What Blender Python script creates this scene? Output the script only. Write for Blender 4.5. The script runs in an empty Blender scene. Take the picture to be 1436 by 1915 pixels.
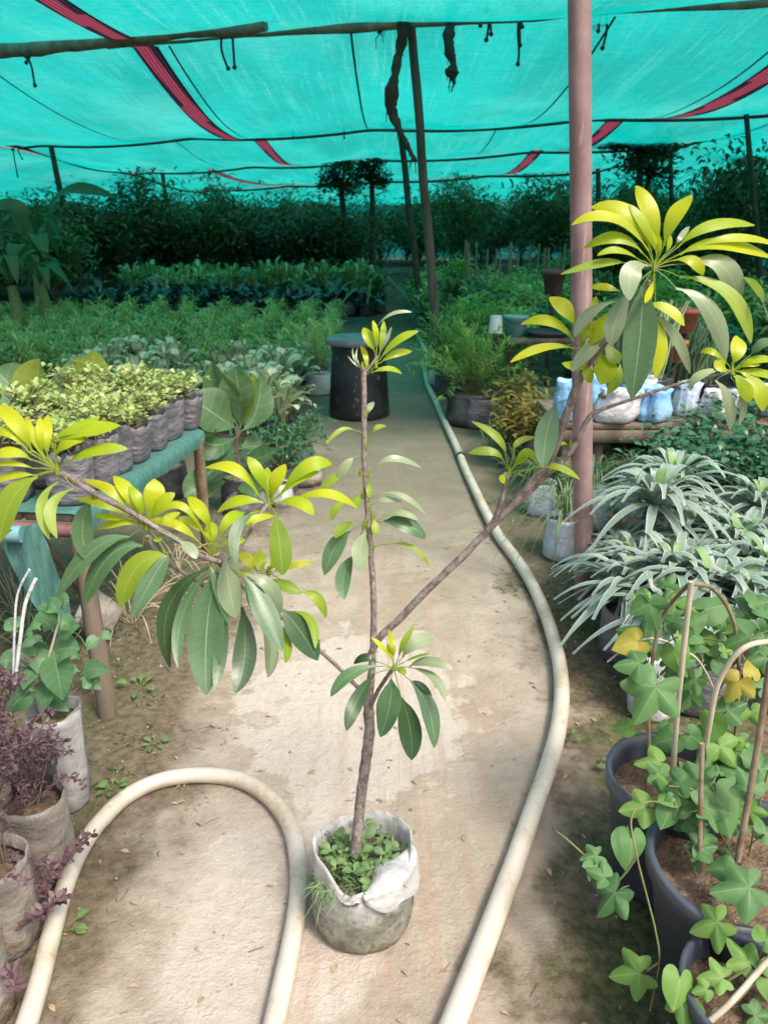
import bpy, math, random
from mathutils import Vector as V, noise, Quaternion
random.seed(7)
R = math.radians
U = random.uniform
sc = bpy.context.scene
COL = sc.collection
# ------------------------------------------------------------------ camera
F, TH, H = 1450.0, R(20), 1.5
CAM = V((0, 0, H))
FW, UPV = V((0, math.cos(TH), -math.sin(TH))), V((0, math.sin(TH), math.cos(TH)))
def ray(px, py):
    return FW + V((1, 0, 0)) * ((px - 718) / F) + UPV * (-(py - 957.5) / F)
def at_y(px, py, y):
    d = ray(px, py); return CAM + d * (y / d.y)
def at_z(px, py, z=0.0):
    d = ray(px, py); return CAM + d * ((z - H) / d.z)
cam = bpy.data.cameras.new('camera'); co = bpy.data.objects.new('camera', cam); COL.objects.link(co)
co.location = CAM; co.rotation_euler = (R(90) - TH, 0, 0)
cam.sensor_fit = 'VERTICAL'; cam.sensor_height = 36; cam.lens = F * 36 / 1915
cam.clip_end = 600; cam.clip_start = .02
sc.camera = co
cam.dof.use_dof = True; cam.dof.focus_distance = 1.6; cam.dof.aperture_fstop = 7.0
# ------------------------------------------------------------------ light
SUN = V((0.42, -0.50, 0.95)).normalized()
w = bpy.data.worlds.new('World'); sc.world = w; w.use_nodes = True
nt = w.node_tree; bg = nt.nodes['Background']
sky = nt.nodes.new('ShaderNodeTexSky'); sky.sky_type = 'NISHITA'; sky.sun_disc = False
sky.sun_elevation = math.asin(SUN.z); sky.sun_rotation = math.atan2(SUN.x, SUN.y)
sky.dust_density = 6; sky.air_density = 1.0; sky.ozone_density = .6
nt.links.new(sky.outputs[0], bg.inputs[0]); bg.inputs[1].default_value = .12
l = bpy.data.lights.new('sun', 'SUN'); l.energy = 1.5; l.angle = R(11); l.color = (1, .95, .86)
lo = bpy.data.objects.new('sun', l); COL.objects.link(lo); lo.rotation_euler = SUN.to_track_quat('Z', 'Y').to_euler()
sc.view_settings.view_transform = 'Standard'; sc.view_settings.look = 'None'; sc.view_settings.exposure = .97
sc.cycles.use_denoising = True
sc.cycles.max_bounces = 8; sc.cycles.transparent_max_bounces = 10; sc.cycles.transmission_bounces = 6; sc.cycles.diffuse_bounces = 4
sc.cycles.sample_clamp_indirect = 6
# ------------------------------------------------------------------ mesh builder
class MB:
    def __init__(s): s.v = []; s.f = []; s.uv = []; s.m = []; s.blunt = 0
    def quadgrid(s, rows, uvs, mat=0, closed=False):
        n = len(rows[0]); b = len(s.v)
        for r in rows: s.v += r
        for i in range(len(rows) - 1):
            for j in range(n if closed else n - 1):
                k = (j + 1) % n
                s.f.append((b + i*n + j, b + i*n + k, b + (i+1)*n + k, b + (i+1)*n + j)); s.m.append(mat)
                s.uv.append((uvs[i][j], uvs[i][k], uvs[i+1][k], uvs[i+1][j]))
    def poly(s, pts, uv=None, mat=0):
        b = len(s.v); s.v += pts; s.f.append(tuple(range(b, b + len(pts)))); s.m.append(mat)
        s.uv.append(tuple(uv or [(.5, .5)] * len(pts)))
    def tube(s, pts, rad, seg=8, mat=0, cap=True, jitter=0.0):
        pts = [V(p) for p in pts]; rows = []; uvs = []; ln = 0
        if not hasattr(rad, '__len__'): rad = [rad] * len(pts)
        a = None
        for i, p in enumerate(pts):
            t = (pts[min(i+1, len(pts)-1)] - pts[max(i-1, 0)])
            t = t.normalized() if t.length > 1e-9 else V((0, 0, 1))
            if a is None:
                a = t.cross(V((0, 0, 1)) if abs(t.z) < .9 else V((1, 0, 0))).normalized()
            a = (a - t * a.dot(t)).normalized(); b = t.cross(a)
            if i: ln += (p - pts[i-1]).length
            rows.append([p + (a * math.cos(2*math.pi*k/seg) + b * math.sin(2*math.pi*k/seg)) * rad[i] * (1 + U(-jitter, jitter)) for k in range(seg)])
            uvs.append([(k/seg, ln) for k in range(seg)])
        s.quadgrid(rows, uvs, mat, True)
        if cap:
            s.poly(list(reversed(rows[0])), None, mat); s.poly(rows[-1], None, mat)
    def lathe(s, prof, c=(0, 0, 0), seg=32, mat=0, wob=0.0, sq=0.0, freq=2.5, seed=0.0):
        c = V(c); rows = []; uvs = []
        for r, z in prof:
            row = []
            for k in range(seg):
                a = 2*math.pi*k/seg
                d = V((math.cos(a), math.sin(a), 0))
                q = 1.0
                if sq: q = 1 + sq * (1/max(abs(d.x), abs(d.y)) - 1)
                if wob: q *= 1 + wob * noise.noise(V((d.x*freq + seed, d.y*freq, z*freq*3 + seed)))
                row.append(c + d * r * q + V((0, 0, z)))
            rows.append(row); uvs.append([(k/seg, z) for k in range(seg)])
        s.quadgrid(rows, uvs, mat, True)
    def box(s, c, sx, sy, sz, rot=0, mat=0, bev=.004):
        c = V(c); x, y, z = sx/2, sy/2, sz/2; cr, sr = math.cos(rot), math.sin(rot)
        b = min(bev, x*.4, y*.4, z*.4)
        def ring(ix, iy, zz):
            return [c + V((px*cr - py*sr, px*sr + py*cr, zz)) for px, py in ((-ix+b, -iy), (ix-b, -iy), (ix, -iy+b), (ix, iy-b), (ix-b, iy), (-ix+b, iy), (-ix, iy-b), (-ix, -iy+b))]
        rows = [ring(x-b, y-b, -z), ring(x, y, -z+b), ring(x, y, z-b), ring(x-b, y-b, z)]
        s.quadgrid(rows, [[(k/8, i/3) for k in range(8)] for i in range(4)], mat, True)
        s.poly(list(reversed(rows[0])), None, mat); s.poly(rows[-1], None, mat)
    def leaf(s, p0, p1, p2, wd, nref, mat=0, pet=.12, fold=.22, seg=8, ncol=5, peak=.55, wave=0.0, tw=0.0, pw=None):
        """bent blade through p0 (base), p1 (middle), p2 (tip)"""
        c = p1 * 2 - (p0 + p2) * .5; rows = []; uvs = []; ph = U(0, 6)
        offs = [-1, -.55, 0, .55, 1] if ncol == 5 else [-1, 0, 1]
        L = (p1-p0).length + (p2-p1).length
        pw = pw or min(.0022, wd*.08)
        k = math.log(.5) / math.log(peak)
        blunt = .82 if not s.blunt else s.blunt
        for i in range(seg + 1):
            t = i / seg
            p = p0*(1-t)**2 + c*2*t*(1-t) + p2*t*t
            tg = (c-p0)*2*(1-t) + (p2-c)*2*t
            tg = tg.normalized() if tg.length > 1e-9 else V((0, 0, 1))
            sd = tg.cross(nref)
            sd = sd.normalized() if sd.length > 1e-6 else V((1, 0, 0))
            if tw: sd = Quaternion(tg, tw*(t-.3)) @ sd
            nn = sd.cross(tg)
            if t < pet: hw = pw
            else:
                u = (t-pet)/(1-pet); hw = max(pw*.6, wd*.5*math.sin(math.pi*min(1, u**k))**blunt)
            rows.append([p + sd*(o*hw) + nn*(abs(o)*hw*fold*(1 if abs(o) < .9 else .85) + wave*hw*math.sin(t*9+ph+o)*abs(o)) for o in offs])
            uvs.append([(o*.5+.5, t) for o in offs])
        s.quadgrid(rows, uvs, mat)
    def build(s, name, mats, parent=None, smooth=True, off=None, auto=None):
        me = bpy.data.meshes.new(name)
        o3 = V(off) if off is not None else V((0, 0, 0))
        me.from_pydata([tuple(V(p) - o3) for p in s.v], [], s.f)
        uvl = me.uv_layers.new(name='UVMap')
        flat = [c for fu in s.uv for u in fu for c in u]
        uvl.data.foreach_set('uv', flat)
        if not isinstance(mats, (list, tuple)): mats = [mats]
        for m in mats: me.materials.append(m)
        me.polygons.foreach_set('material_index', s.m)
        me.polygons.foreach_set('use_smooth', [smooth] * len(s.f))
        me.update()
        o = bpy.data.objects.new(name, me); COL.objects.link(o)
        if parent: o.parent = parent
        elif off is not None: o.location = o3
        return o
def tag(o, label=None, cat=None, group=None, kind=None):
    if label: o['label'] = label
    if cat: o['category'] = cat
    if group: o['group'] = group
    if kind: o['kind'] = kind
    return o
def thing(name, label, cat, loc=(0, 0, 0), group=None, kind='thing'):
    o = bpy.data.objects.new(name, None); COL.objects.link(o); o.location = V(loc); o.empty_display_size = .05
    return tag(o, label, cat, group, kind)
KIDS = {}
def copy_tree(o, loc, rz=0.0, s=1.0, label=None, group=None):
    c = o.copy(); COL.objects.link(c); c.location = V(loc); c.rotation_euler = (0, 0, rz)
    c.scale = (s, s, s) if not hasattr(s, '__len__') else s
    if label: c['label'] = label
    if group: c['group'] = group
    if o not in KIDS: KIDS[o] = [(x, [y for y in bpy.data.objects if y.parent == x]) for x in bpy.data.objects if x.parent == o]
    for ch, gs in KIDS[o]:
        d = ch.copy(); COL.objects.link(d); d.parent = c
        for g in gs:
            e = g.copy(); COL.objects.link(e); e.parent = d
    return c
def catmull(P, n=6):
    P = [V(p) for p in P]; out = []
    for i in range(len(P)-1):
        a, b, c, d = P[max(i-1, 0)], P[i], P[i+1], P[min(i+2, len(P)-1)]
        for k in range(n):
            t = k/n
            out.append(.5*((2*b) + (c-a)*t + (2*a-5*b+4*c-d)*t*t + (3*b-a-3*c+d)*t**3))
    return out + [P[-1]]
def lerp(a, b, t): return a + (b-a)*t
def rlerp(L, n):   # resample list of radii
    return [lerp(L[int(i)], L[min(int(i)+1, len(L)-1)], i-int(i)) for i in [k*(len(L)-1)/(n-1) for k in range(n)]]
# ------------------------------------------------------------------ materials
class NT:
    def __init__(s, name):
        s.m = bpy.data.materials.new(name); s.m.use_nodes = True; s.t = s.m.node_tree
        s.p = s.t.nodes['Principled BSDF']; s.out = s.t.nodes['Material Output']
    def n(s, typ, ins=None, **kw):
        x = s.t.nodes.new('ShaderNode' + typ)
        for k, v in kw.items(): setattr(x, k, v)
        for k, v in (ins or {}).items():
            if isinstance(v, bpy.types.NodeSocket): s.t.links.new(v, x.inputs[k])
            else: x.inputs[k].default_value = v
        return x
    def link(s, a, b): s.t.links.new(a, b)
    def math(s, op, a, b=0.0, c=None):
        x = s.n('Math', {0: a, 1: b}, operation=op)
        if c is not None:
            if isinstance(c, bpy.types.NodeSocket): s.link(c, x.inputs[2])
            else: x.inputs[2].default_value = c
        return x.outputs[0]
    def mix(s, f, a, b):
        x = s.n('Mix', data_type='RGBA')
        for i, v in ((0, f), (6, a), (7, b)):
            if isinstance(v, bpy.types.NodeSocket): s.link(v, x.inputs[i])
            else: x.inputs[i].default_value = v if i == 0 else (*v[:3], 1)
        return x.outputs[2]
    def step(s, x, a, b):
        y = s.n('MapRange', {0: x, 1: a, 2: b, 3: 0.0, 4: 1.0}, interpolation_type='SMOOTHSTEP'); return y.outputs[0]
    def coord(s, which='Object', scale=None):
        c = s.n('TexCoord').outputs[which]
        if scale: c = s.n('Mapping', {'Vector': c, 'Scale': scale}).outputs[0]
        return c
    def noise(s, vec, scale, detail=4, rough=.55, dist=0):
        return s.n('TexNoise', {'Vector': vec, 'Scale': scale, 'Detail': detail, 'Roughness': rough, 'Distortion': dist}).outputs[0]
    def bump(s, h, strength=.5, dist=.01):
        return s.n('Bump', {'Height': h, 'Strength': strength, 'Distance': dist}).outputs[0]
def leafmat(name, c1, c2, vein, rough=.42, trans=.3, tcol=None, ribw=.07, band=None, bandw=.5, edge=None, sidev=.07, veins=14, bumpy=.12, ribk=.7, rough2=None, grad=None):
    s = NT(name); uv = s.n('TexCoord').outputs['UV']; sp = s.n('SeparateXYZ', {0: uv})
    a = s.math('ABSOLUTE', s.math('MULTIPLY', s.math('SUBTRACT', sp.outputs[0], .5), 2.0))
    rnd = s.n('NewGeometry').outputs['Random Per Island']
    nz = s.noise(s.coord('Object'), 45, 3)
    f = s.math('ADD', s.math('MULTIPLY', rnd, .8), s.math('MULTIPLY', s.math('SUBTRACT', nz, .4), .7))
    f = s.n('Clamp', {0: f}).outputs[0]
    col = s.mix(f, c1, c2)
    if grad: col = s.mix(s.math('MULTIPLY', s.step(sp.outputs[1], .55, .1), .55), col, grad)
    tip = s.step(sp.outputs[1], .72, 1.02)
    col = s.mix(s.math('MULTIPLY', tip, .25), col, tuple(x*.7 for x in c1))
    dust = s.step(s.noise(s.coord('Object'), 260, 3, .7), .66, .74)
    col = s.mix(s.math('MULTIPLY', dust, .22), col, (.55, .55, .48))
    blot = s.step(s.noise(s.coord('Object'), 18, 4, .7), .5, .75)
    col = s.mix(s.math('MULTIPLY', blot, .35), col, tuple(x*.72 for x in c1))
    ph = s.math('SUBTRACT', s.math('MULTIPLY', sp.outputs[1], veins*6.28), s.math('MULTIPLY', a, 5.0))
    sv = s.step(s.math('SINE', ph), .72, 1.0)
    col = s.mix(s.math('MULTIPLY', sv, sidev), col, vein)
    if band:
        nb = s.noise(s.coord('UV', (1.2, 14, 1)), 3.0, 3)
        bm = s.step(s.math('ADD', a, s.math('MULTIPLY', s.math('SUBTRACT', nb, .5), .9)), bandw+.16, bandw-.12)
        col = s.mix(bm, col, band)
    if edge: col = s.mix(s.step(a, .72, .82), col, edge)
    rib = s.step(a, ribw+.03, ribw-.02)
    col = s.mix(s.math('MULTIPLY', rib, ribk), col, vein)
    s.link(col, s.p.inputs['Base Color']); s.p.inputs['Roughness'].default_value = rough2 or rough
    hb = s.math('ADD', s.math('MULTIPLY', rib, -1.0), s.math('MULTIPLY', sv, -.35))
    b = s.bump(hb, bumpy, .0015); s.link(b, s.p.inputs['Normal'])
    if trans:
        tr = s.n('BsdfTranslucent')
        tc = tcol or tuple(min(1, x*1.5) for x in c2)
        s.link(s.mix(.55, col, tc), tr.inputs['Color'])
        mx = s.n('MixShader', {0: trans, 1: s.p.outputs[0], 2: tr.outputs[0]}); s.link(mx.outputs[0], s.out.inputs[0])
    return s.m
def surf(name, c1, c2, scale=8, rough=.6, bump=.3, bscale=40, bdist=.004, spots=None, sscale=60, sth=.62, metallic=0, coord='Object', mscale=None, detail=5):
    s = NT(name); c = s.coord(coord, mscale); nz = s.noise(c, scale, detail, .6)
    col = s.mix(s.step(nz, .32, .68), c1, c2)
    if spots:
        col = s.mix(s.step(s.noise(c, sscale, 3), sth, sth+.06), col, spots)
    s.link(col, s.p.inputs['Base Color']); s.p.inputs['Roughness'].default_value = rough; s.p.inputs['Metallic'].default_value = metallic
    if bump: s.link(s.bump(s.noise(c, bscale, 4), bump, bdist), s.p.inputs['Normal'])
    return s.m
M = {}
# sapling leaves
M['y'] = leafmat('leaf_young', (.31, .45, .010), (.58, .585, .010), (.58, .62, .05), .5, .42, (.60, .72, .012), ribw=.025, ribk=.45, rough2=.36, grad=(.22, .36, .02))
M['m'] = leafmat('leaf_lime', (.17, .28, .02), (.29, .40, .03), (.45, .5, .15), .42, .34, (.38, .48, .03), ribw=.03, ribk=.6)
M['p'] = leafmat('leaf_pale', (.20, .27, .15), (.29, .36, .20), (.42, .48, .30), .30, .2, (.32, .42, .12), ribw=.03, ribk=.6)
M['g'] = leafmat('leaf_mature', (.055, .13, .05), (.095, .19, .085), (.30, .38, .22), .34, .15, (.14, .28, .04), ribw=.025, ribk=.7)
M['d'] = leafmat('leaf_dark', (.028, .068, .022), (.045, .10, .036), (.2, .28, .14), .34, .12, (.1, .2, .03), ribw=.025, ribk=.7)
SAP = [M[k] for k in 'ympgd']; SI = {k: i for i, k in enumerate('ympgd')}
# bark
def barkmat():
    s = NT('sapling_bark'); c = s.coord('Object'); n1 = s.noise(c, 60, 6, .7); n2 = s.noise(s.coord('Object', (1, 1, .25)), 220, 4)
    col = s.mix(s.step(n1, .35, .65), (.15, .115, .10), (.34, .285, .255)); col = s.mix(s.step(n2, .58, .68), col, (.46, .41, .38))
    s.link(col, s.p.inputs['Base Color']); s.p.inputs['Roughness'].default_value = .85
    s.link(s.bump(s.math('ADD', n1, n2), .8, .003), s.p.inputs['Normal']); return s.m
M['bark'] = barkmat()
def netmat(name, a, b, streak=(.12, .62, .55), holes=.07, dens=.72):
    s = NT(name); c = s.coord('Object')
    st = s.noise(s.n('Mapping', {'Vector': c, 'Scale': (9, .22, 1)}).outputs[0], 3.0, 6, .7)
    st2 = s.noise(s.n('Mapping', {'Vector': c, 'Scale': (.6, .35, 1)}).outputs[0], 1.2, 4)
    fine = s.noise(s.n('Mapping', {'Vector': c, 'Scale': (40, 5, 1)}).outputs[0], 3.0, 3)
    cross = s.noise(s.n('Mapping', {'Vector': c, 'Scale': (3, 30, 1)}).outputs[0], 2.0, 3)
    col = s.mix(s.step(st2, .3, .7), a, b)
    wide = s.noise(s.n('Mapping', {'Vector': c, 'Scale': (1.5, .10, 1)}).outputs[0], 2.2, 5, .65)
    pale = s.noise(s.n('Mapping', {'Vector': c, 'Scale': (.5, .28, 1)}).outputs[0], 1.0, 3)
    col = s.mix(s.math('MULTIPLY', s.step(wide, .5, .75), .5), col, (.05, .58, .50))
    col = s.mix(s.math('MULTIPLY', s.step(pale, .5, .72), .4), col, streak)
    col = s.mix(s.math('MULTIPLY', s.step(st, .52, .78), .6), col, streak)
    col = s.mix(s.math('MULTIPLY', s.step(s.math('ADD', fine, cross), .9, 1.15), .35), col, tuple(x*.55 for x in a))
    tr = s.n('BsdfTranslucent'); s.link(col, tr.inputs[0]); di = s.n('BsdfDiffuse'); s.link(col, di.inputs[0])
    m1 = s.n('MixShader', {0: dens, 1: di.outputs[0], 2: tr.outputs[0]})
    tp = s.n('BsdfTransparent', {0: (.85, 1, 1, 1)})
    fac = s.math('ADD', s.math('MULTIPLY', s.step(st, .5, .85), .16), holes)
    m2 = s.n('MixShader', {0: fac, 1: m1.outputs[0], 2: tp.outputs[0]}); s.link(m2.outputs[0], s.out.inputs[0])
    return s.m
M['net'] = netmat('shade_net', (.0, .36, .315), (.002, .51, .455))
M['netcloth'] = netmat('net_scrap', (.08, .235, .21), (.15, .32, .29), streak=(.3, .45, .42), holes=.04, dens=.3)
def stripmat():
    s = NT('net_border'); uv = s.n('SeparateXYZ', {0: s.n('TexCoord').outputs['UV']})
    wv = s.step(s.math('SINE', s.math('MULTIPLY', uv.outputs[0], 40.0)), -.3, .5)
    col = s.mix(wv, (.15, .02, .045), (.30, .065, .10)); col = s.mix(s.step(uv.outputs[0], .86, .92), col, (.05, .03, .03))
    tr = s.n('BsdfTranslucent'); s.link(col, tr.inputs[0]); di = s.n('BsdfDiffuse'); s.link(col, di.inputs[0])
    m1 = s.n('MixShader', {0: .6, 1: di.outputs[0], 2: tr.outputs[0]}); s.link(m1.outputs[0], s.out.inputs[0]); return s.m
M['strip'] = stripmat()
M['bamboo'] = surf('bamboo', (.13, .11, .09), (.24, .21, .17), 9, .6, .4, 60)
M['wood'] = surf('old_wood', (.10, .075, .055), (.21, .165, .125), 12, .85, .6, 70, mscale=(1, 1, .2))
M['postwood'] = surf('post_wood', (.06, .048, .04), (.12, .095, .08), 12, .9, .6, 60, mscale=(1, 1, .2))
M['darkwood'] = surf('dark_wood', (.03, .025, .02), (.07, .055, .045), 12, .9, .6, 60)
M['rope'] = surf('old_rope', (.02, .03, .028), (.05, .055, .05), 30, .95, .3)
def polemat():
    s = NT('painted_pole'); c = s.coord('Object'); n1 = s.noise(c, 6, 6, .65); n2 = s.noise(s.coord('Object', (1, 1, .12)), 40, 4)
    col = s.mix(s.step(n1, .35, .68), (.20, .125, .12), (.30, .205, .20)); col = s.mix(s.math('MULTIPLY', s.step(n2, .6, .7), .7), col, (.40, .30, .27))
    col = s.mix(s.step(s.noise(c, 28, 5, .7), .66, .72), col, (.15, .07, .05))
    s.link(col, s.p.inputs['Base Color']); s.p.inputs['Roughness'].default_value = .55
    s.link(s.bump(s.noise(c, 60, 4), .2, .002), s.p.inputs['Normal']); return s.m
M['pole'] = polemat()
def hosemat():
    s = NT('hose_plastic'); c = s.coord('Object'); n1 = s.noise(c, 7, 6, .65); n2 = s.noise(c, 45, 5, .7)
    col = s.mix(s.step(n1, .46, .72), (.58, .535, .46), (.46, .385, .26)); col = s.mix(s.math('MULTIPLY', s.math('MULTIPLY', s.step(n2, .5, .66), s.step(n1, .42, .62)), .6), col, (.34, .25, .12))
    g = s.n('NewGeometry').outputs['Normal']; nz = s.n('SeparateXYZ', {0: s.n('TexCoord').outputs['Object']}).outputs[2]
    dirt = s.math('MULTIPLY', s.step(nz, .036, .008), s.step(s.noise(c, 12, 5), .3, .6))
    col = s.mix(s.math('MULTIPLY', dirt, .65), col, (.30, .22, .12))
    s.link(col, s.p.inputs['Base Color']); s.p.inputs['Roughness'].default_value = .38
    s.link(s.bump(s.noise(c, 18, 4), .15, .004), s.p.inputs['Normal']); return s.m
M['hose'] = hosemat()
M['black'] = surf('black_plastic', (.012, .013, .016), (.026, .028, .032), 5, .45, .2, 20, spots=(.12, .12, .12), sscale=26, sth=.64)
M['drumtop'] = surf('dusty_lid', (.10, .12, .14), (.17, .19, .2), 6, .6, .2)
M['potblue'] = surf('slate_pot', (.042, .052, .075), (.08, .095, .125), 5, .42, .15, 30, spots=(.2, .21, .22), sscale=75, sth=.69)
M['soil'] = surf('potting_soil', (.085, .055, .035), (.21, .145, .095), 30, .95, 1.0, 60, .02, spots=(.3, .23, .17), sscale=90, sth=.64)
M['greybag'] = surf('grey_poly', (.11, .11, .125), (.21, .20, .225), 6, .42, 1.0, 26, .012, mscale=(1, 1, 2.2))
M['darkbag'] = surf('dark_poly', (.03, .033, .036), (.085, .09, .095), 7, .4, .7, 18, .02)
M['whitebag'] = surf('white_poly', (.50, .52, .55), (.68, .69, .70), 8, .35, .8, 18, .02, spots=(.36, .34, .30), sscale=12, sth=.66)
M['bluebag'] = surf('blue_poly', (.17, .42, .72), (.36, .60, .80), 5, .3, .8, 16, .02)
M['paleblue'] = surf('pale_blue_poly', (.45, .56, .70), (.62, .69, .76), 6, .35, .8, 16, .02)
M['palebag'] = surf('pale_grey_poly', (.26, .26, .275), (.40, .39, .385), 5, .36, .7, 14, .02, spots=(.36, .30, .24), sscale=7, sth=.6)
M['mudbag'] = surf('muddy_poly', (.20, .18, .16), (.35, .31, .27), 6, .45, .9, 16, .02, spots=(.22, .16, .11), sscale=8, sth=.58)
M['terra'] = surf('terracotta', (.36, .12, .075), (.5, .2, .13), 8, .8, .3)
M['sticks'] = surf('bamboo_cane', (.42, .36, .26), (.60, .54, .42), 18, .55, .5, 50, mscale=(1, 1, .3))
M['sticks2'] = surf('brown_cane', (.16, .11, .07), (.30, .23, .16), 18, .65, .5, 50)
M['stem'] = surf('green_stem', (.11, .14, .04), (.2, .2, .08), 20, .6, .2)
M['brownstem'] = surf('brown_stem', (.09, .07, .05), (.18, .14, .1), 20, .8, .3)
M['drygrass'] = leafmat('dry_grass', (.34, .28, .17), (.46, .40, .26), (.5, .44, .3), .7, .15, sidev=.1)
def bagwoven():
    s = NT('woven_sack'); uv = s.coord('UV'); c = s.coord('Object'); sp = s.n('SeparateXYZ', {0: c})
    wu = s.n('SeparateXYZ', {0: uv})
    wx = s.math('SINE', s.math('MULTIPLY', wu.outputs[0], 620.0)); wy = s.math('SINE', s.math('MULTIPLY', wu.outputs[1], 1050.0))
    wv = s.math('MULTIPLY', wx, wy)
    n1 = s.noise(c, 16, 6, .7); n2 = s.noise(c, 70, 4)
    hgt = s.math('ADD', sp.outputs[2], s.math('MULTIPLY', s.math('SUBTRACT', n1, .5), .09))
    clean = s.math('MULTIPLY', s.step(hgt, .085, .145), s.math('SUBTRACT', 1.0, s.math('MULTIPLY', s.step(s.noise(s.coord('Object', (1, 1, .3)), 30, 5, .7), .5, .7), .55)))
    dirty = s.mix(s.step(n1, .35, .65), (.12, .115, .085), (.27, .265, .21)); dirty = s.mix(s.math('MULTIPLY', s.math('MULTIPLY', s.step(wv, .0, .8), s.step(s.noise(c, 38, 5, .7), .4, .62)), .8), dirty, (.48, .48, .42))
    dirty = s.mix(s.step(sp.outputs[2], .035, .0), dirty, (.20, .15, .09))
    dirty = s.mix(s.math('MULTIPLY', s.step(n2, .46, .7), .75), dirty, (.06, .07, .045))
    col = s.mix(clean, dirty, s.mix(s.step(n2, .4, .7), (.50, .50, .485), (.38, .38, .36)))
    s.link(col, s.p.inputs['Base Color']); s.p.inputs['Roughness'].default_value = .65
    s.link(s.bump(s.math('ADD', s.math('MULTIPLY', wv, .25), s.math('MULTIPLY', n2, .9)), .5, .003), s.p.inputs['Normal']); return s.m
M['sack'] = bagwoven()
M['flap'] = surf('sack_flap', (.42, .42, .41), (.55, .55, .545), 14, .38, .9, 25, .01, spots=(.38, .36, .30), sscale=30, sth=.66)
# nursery foliage
M['feather'] = leafmat('feather_leaf', (.17, .32, .05), (.32, .48, .12), (.2, .35, .12), .5, .3)
M['spiky'] = leafmat('spiky_leaf', (.27, .37, .10), (.50, .57, .24), (.4, .5, .2), .5, .35)
M['dieff'] = leafmat('variegated_leaf', (.12, .20, .08), (.18, .27, .11), (.5, .56, .36), .4, .25, band=(.60, .64, .46), bandw=.68)
M['fig'] = leafmat('fig_leaf', (.05, .125, .05), (.105, .205, .085), (.28, .38, .2), .5, .28, (.26, .36, .05), ribw=.03, veins=7, sidev=.18)
M['figy'] = leafmat('fig_young', (.22, .28, .03), (.30, .35, .05), (.45, .48, .16), .4, .4, ribw=.035, veins=7, sidev=.15)
M['jade'] = leafmat('jade_leaf', (.22, .33, .075), (.46, .53, .19), (.6, .64, .35), .4, .25, sidev=0)
M['silver'] = leafmat('silver_leaf', (.19, .265, .22), (.34, .42, .36), (.22, .31, .26), .42, .18, (.3, .45, .3), ribw=.2, sidev=.05, edge=(.42, .50, .43))
M['silvery'] = leafmat('silver_young', (.2, .36, .13), (.28, .44, .18), (.35, .5, .2), .4, .3, sidev=.05)
M['snake'] = leafmat('striped_leaf', (.06, .13, .07), (.10, .19, .1), (.08, .16, .09), .4, .15, edge=(.52, .54, .30), sidev=.2)
M['ficus'] = leafmat('ficus_leaf', (.03, .10, .045), (.06, .17, .08), (.15, .28, .14), .3, .15, sidev=.1)
M['vine'] = leafmat('vine_leaf', (.055, .16, .05), (.12, .25, .08), (.2, .33, .14), .6, .25, (.2, .40, .07), ribw=.04, sidev=.12, veins=6)
M['vineY'] = leafmat('vine_yellow', (.40, .36, .045), (.50, .42, .08), (.5, .45, .15), .5, .35, ribw=.04, sidev=.1)
M['vineL'] = leafmat('vine_light', (.12, .27, .05), (.20, .36, .08), (.3, .45, .15), .6, .32, ribw=.04, sidev=.1)
M['croton'] = leafmat('croton_leaf', (.12, .13, .03), (.27, .22, .04), (.34, .16, .06), .45, .25)
M['purple'] = leafmat('purple_leaf', (.075, .038, .045), (.19, .115, .135), (.22, .13, .15), .5, .15, (.2, .09, .11), sidev=.05)
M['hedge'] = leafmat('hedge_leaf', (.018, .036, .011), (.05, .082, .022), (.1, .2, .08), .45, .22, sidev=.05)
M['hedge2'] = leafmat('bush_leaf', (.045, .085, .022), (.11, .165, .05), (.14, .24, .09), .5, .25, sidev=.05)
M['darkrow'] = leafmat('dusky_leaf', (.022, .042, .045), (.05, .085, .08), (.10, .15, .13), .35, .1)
M['brightrow'] = leafmat('cane_leaf', (.06, .18, .05), (.13, .29, .09), (.34, .42, .24), .4, .25, band=(.34, .45, .27), bandw=.35)
M['banana'] = leafmat('banana_leaf', (.04, .09, .035), (.08, .14, .05), (.14, .18, .09), .45, .35, veins=30)
M['grassy'] = leafmat('grassy_leaf', (.08, .16, .06), (.18, .27, .12), (.25, .34, .18), .5, .25, sidev=0)
M['mulb'] = leafmat('soft_leaf', (.08, .20, .085), (.13, .27, .12), (.24, .36, .2), .5, .3, ribw=.04, sidev=.25, veins=7)
M['weed'] = leafmat('weed_leaf', (.08, .18, .05), (.16, .28, .08), (.26, .36, .15), .5, .25, sidev=.15)
M['litter'] = leafmat('fallen_leaf', (.30, .22, .12), (.46, .38, .24), (.4, .3, .18), .8, .1)
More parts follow.
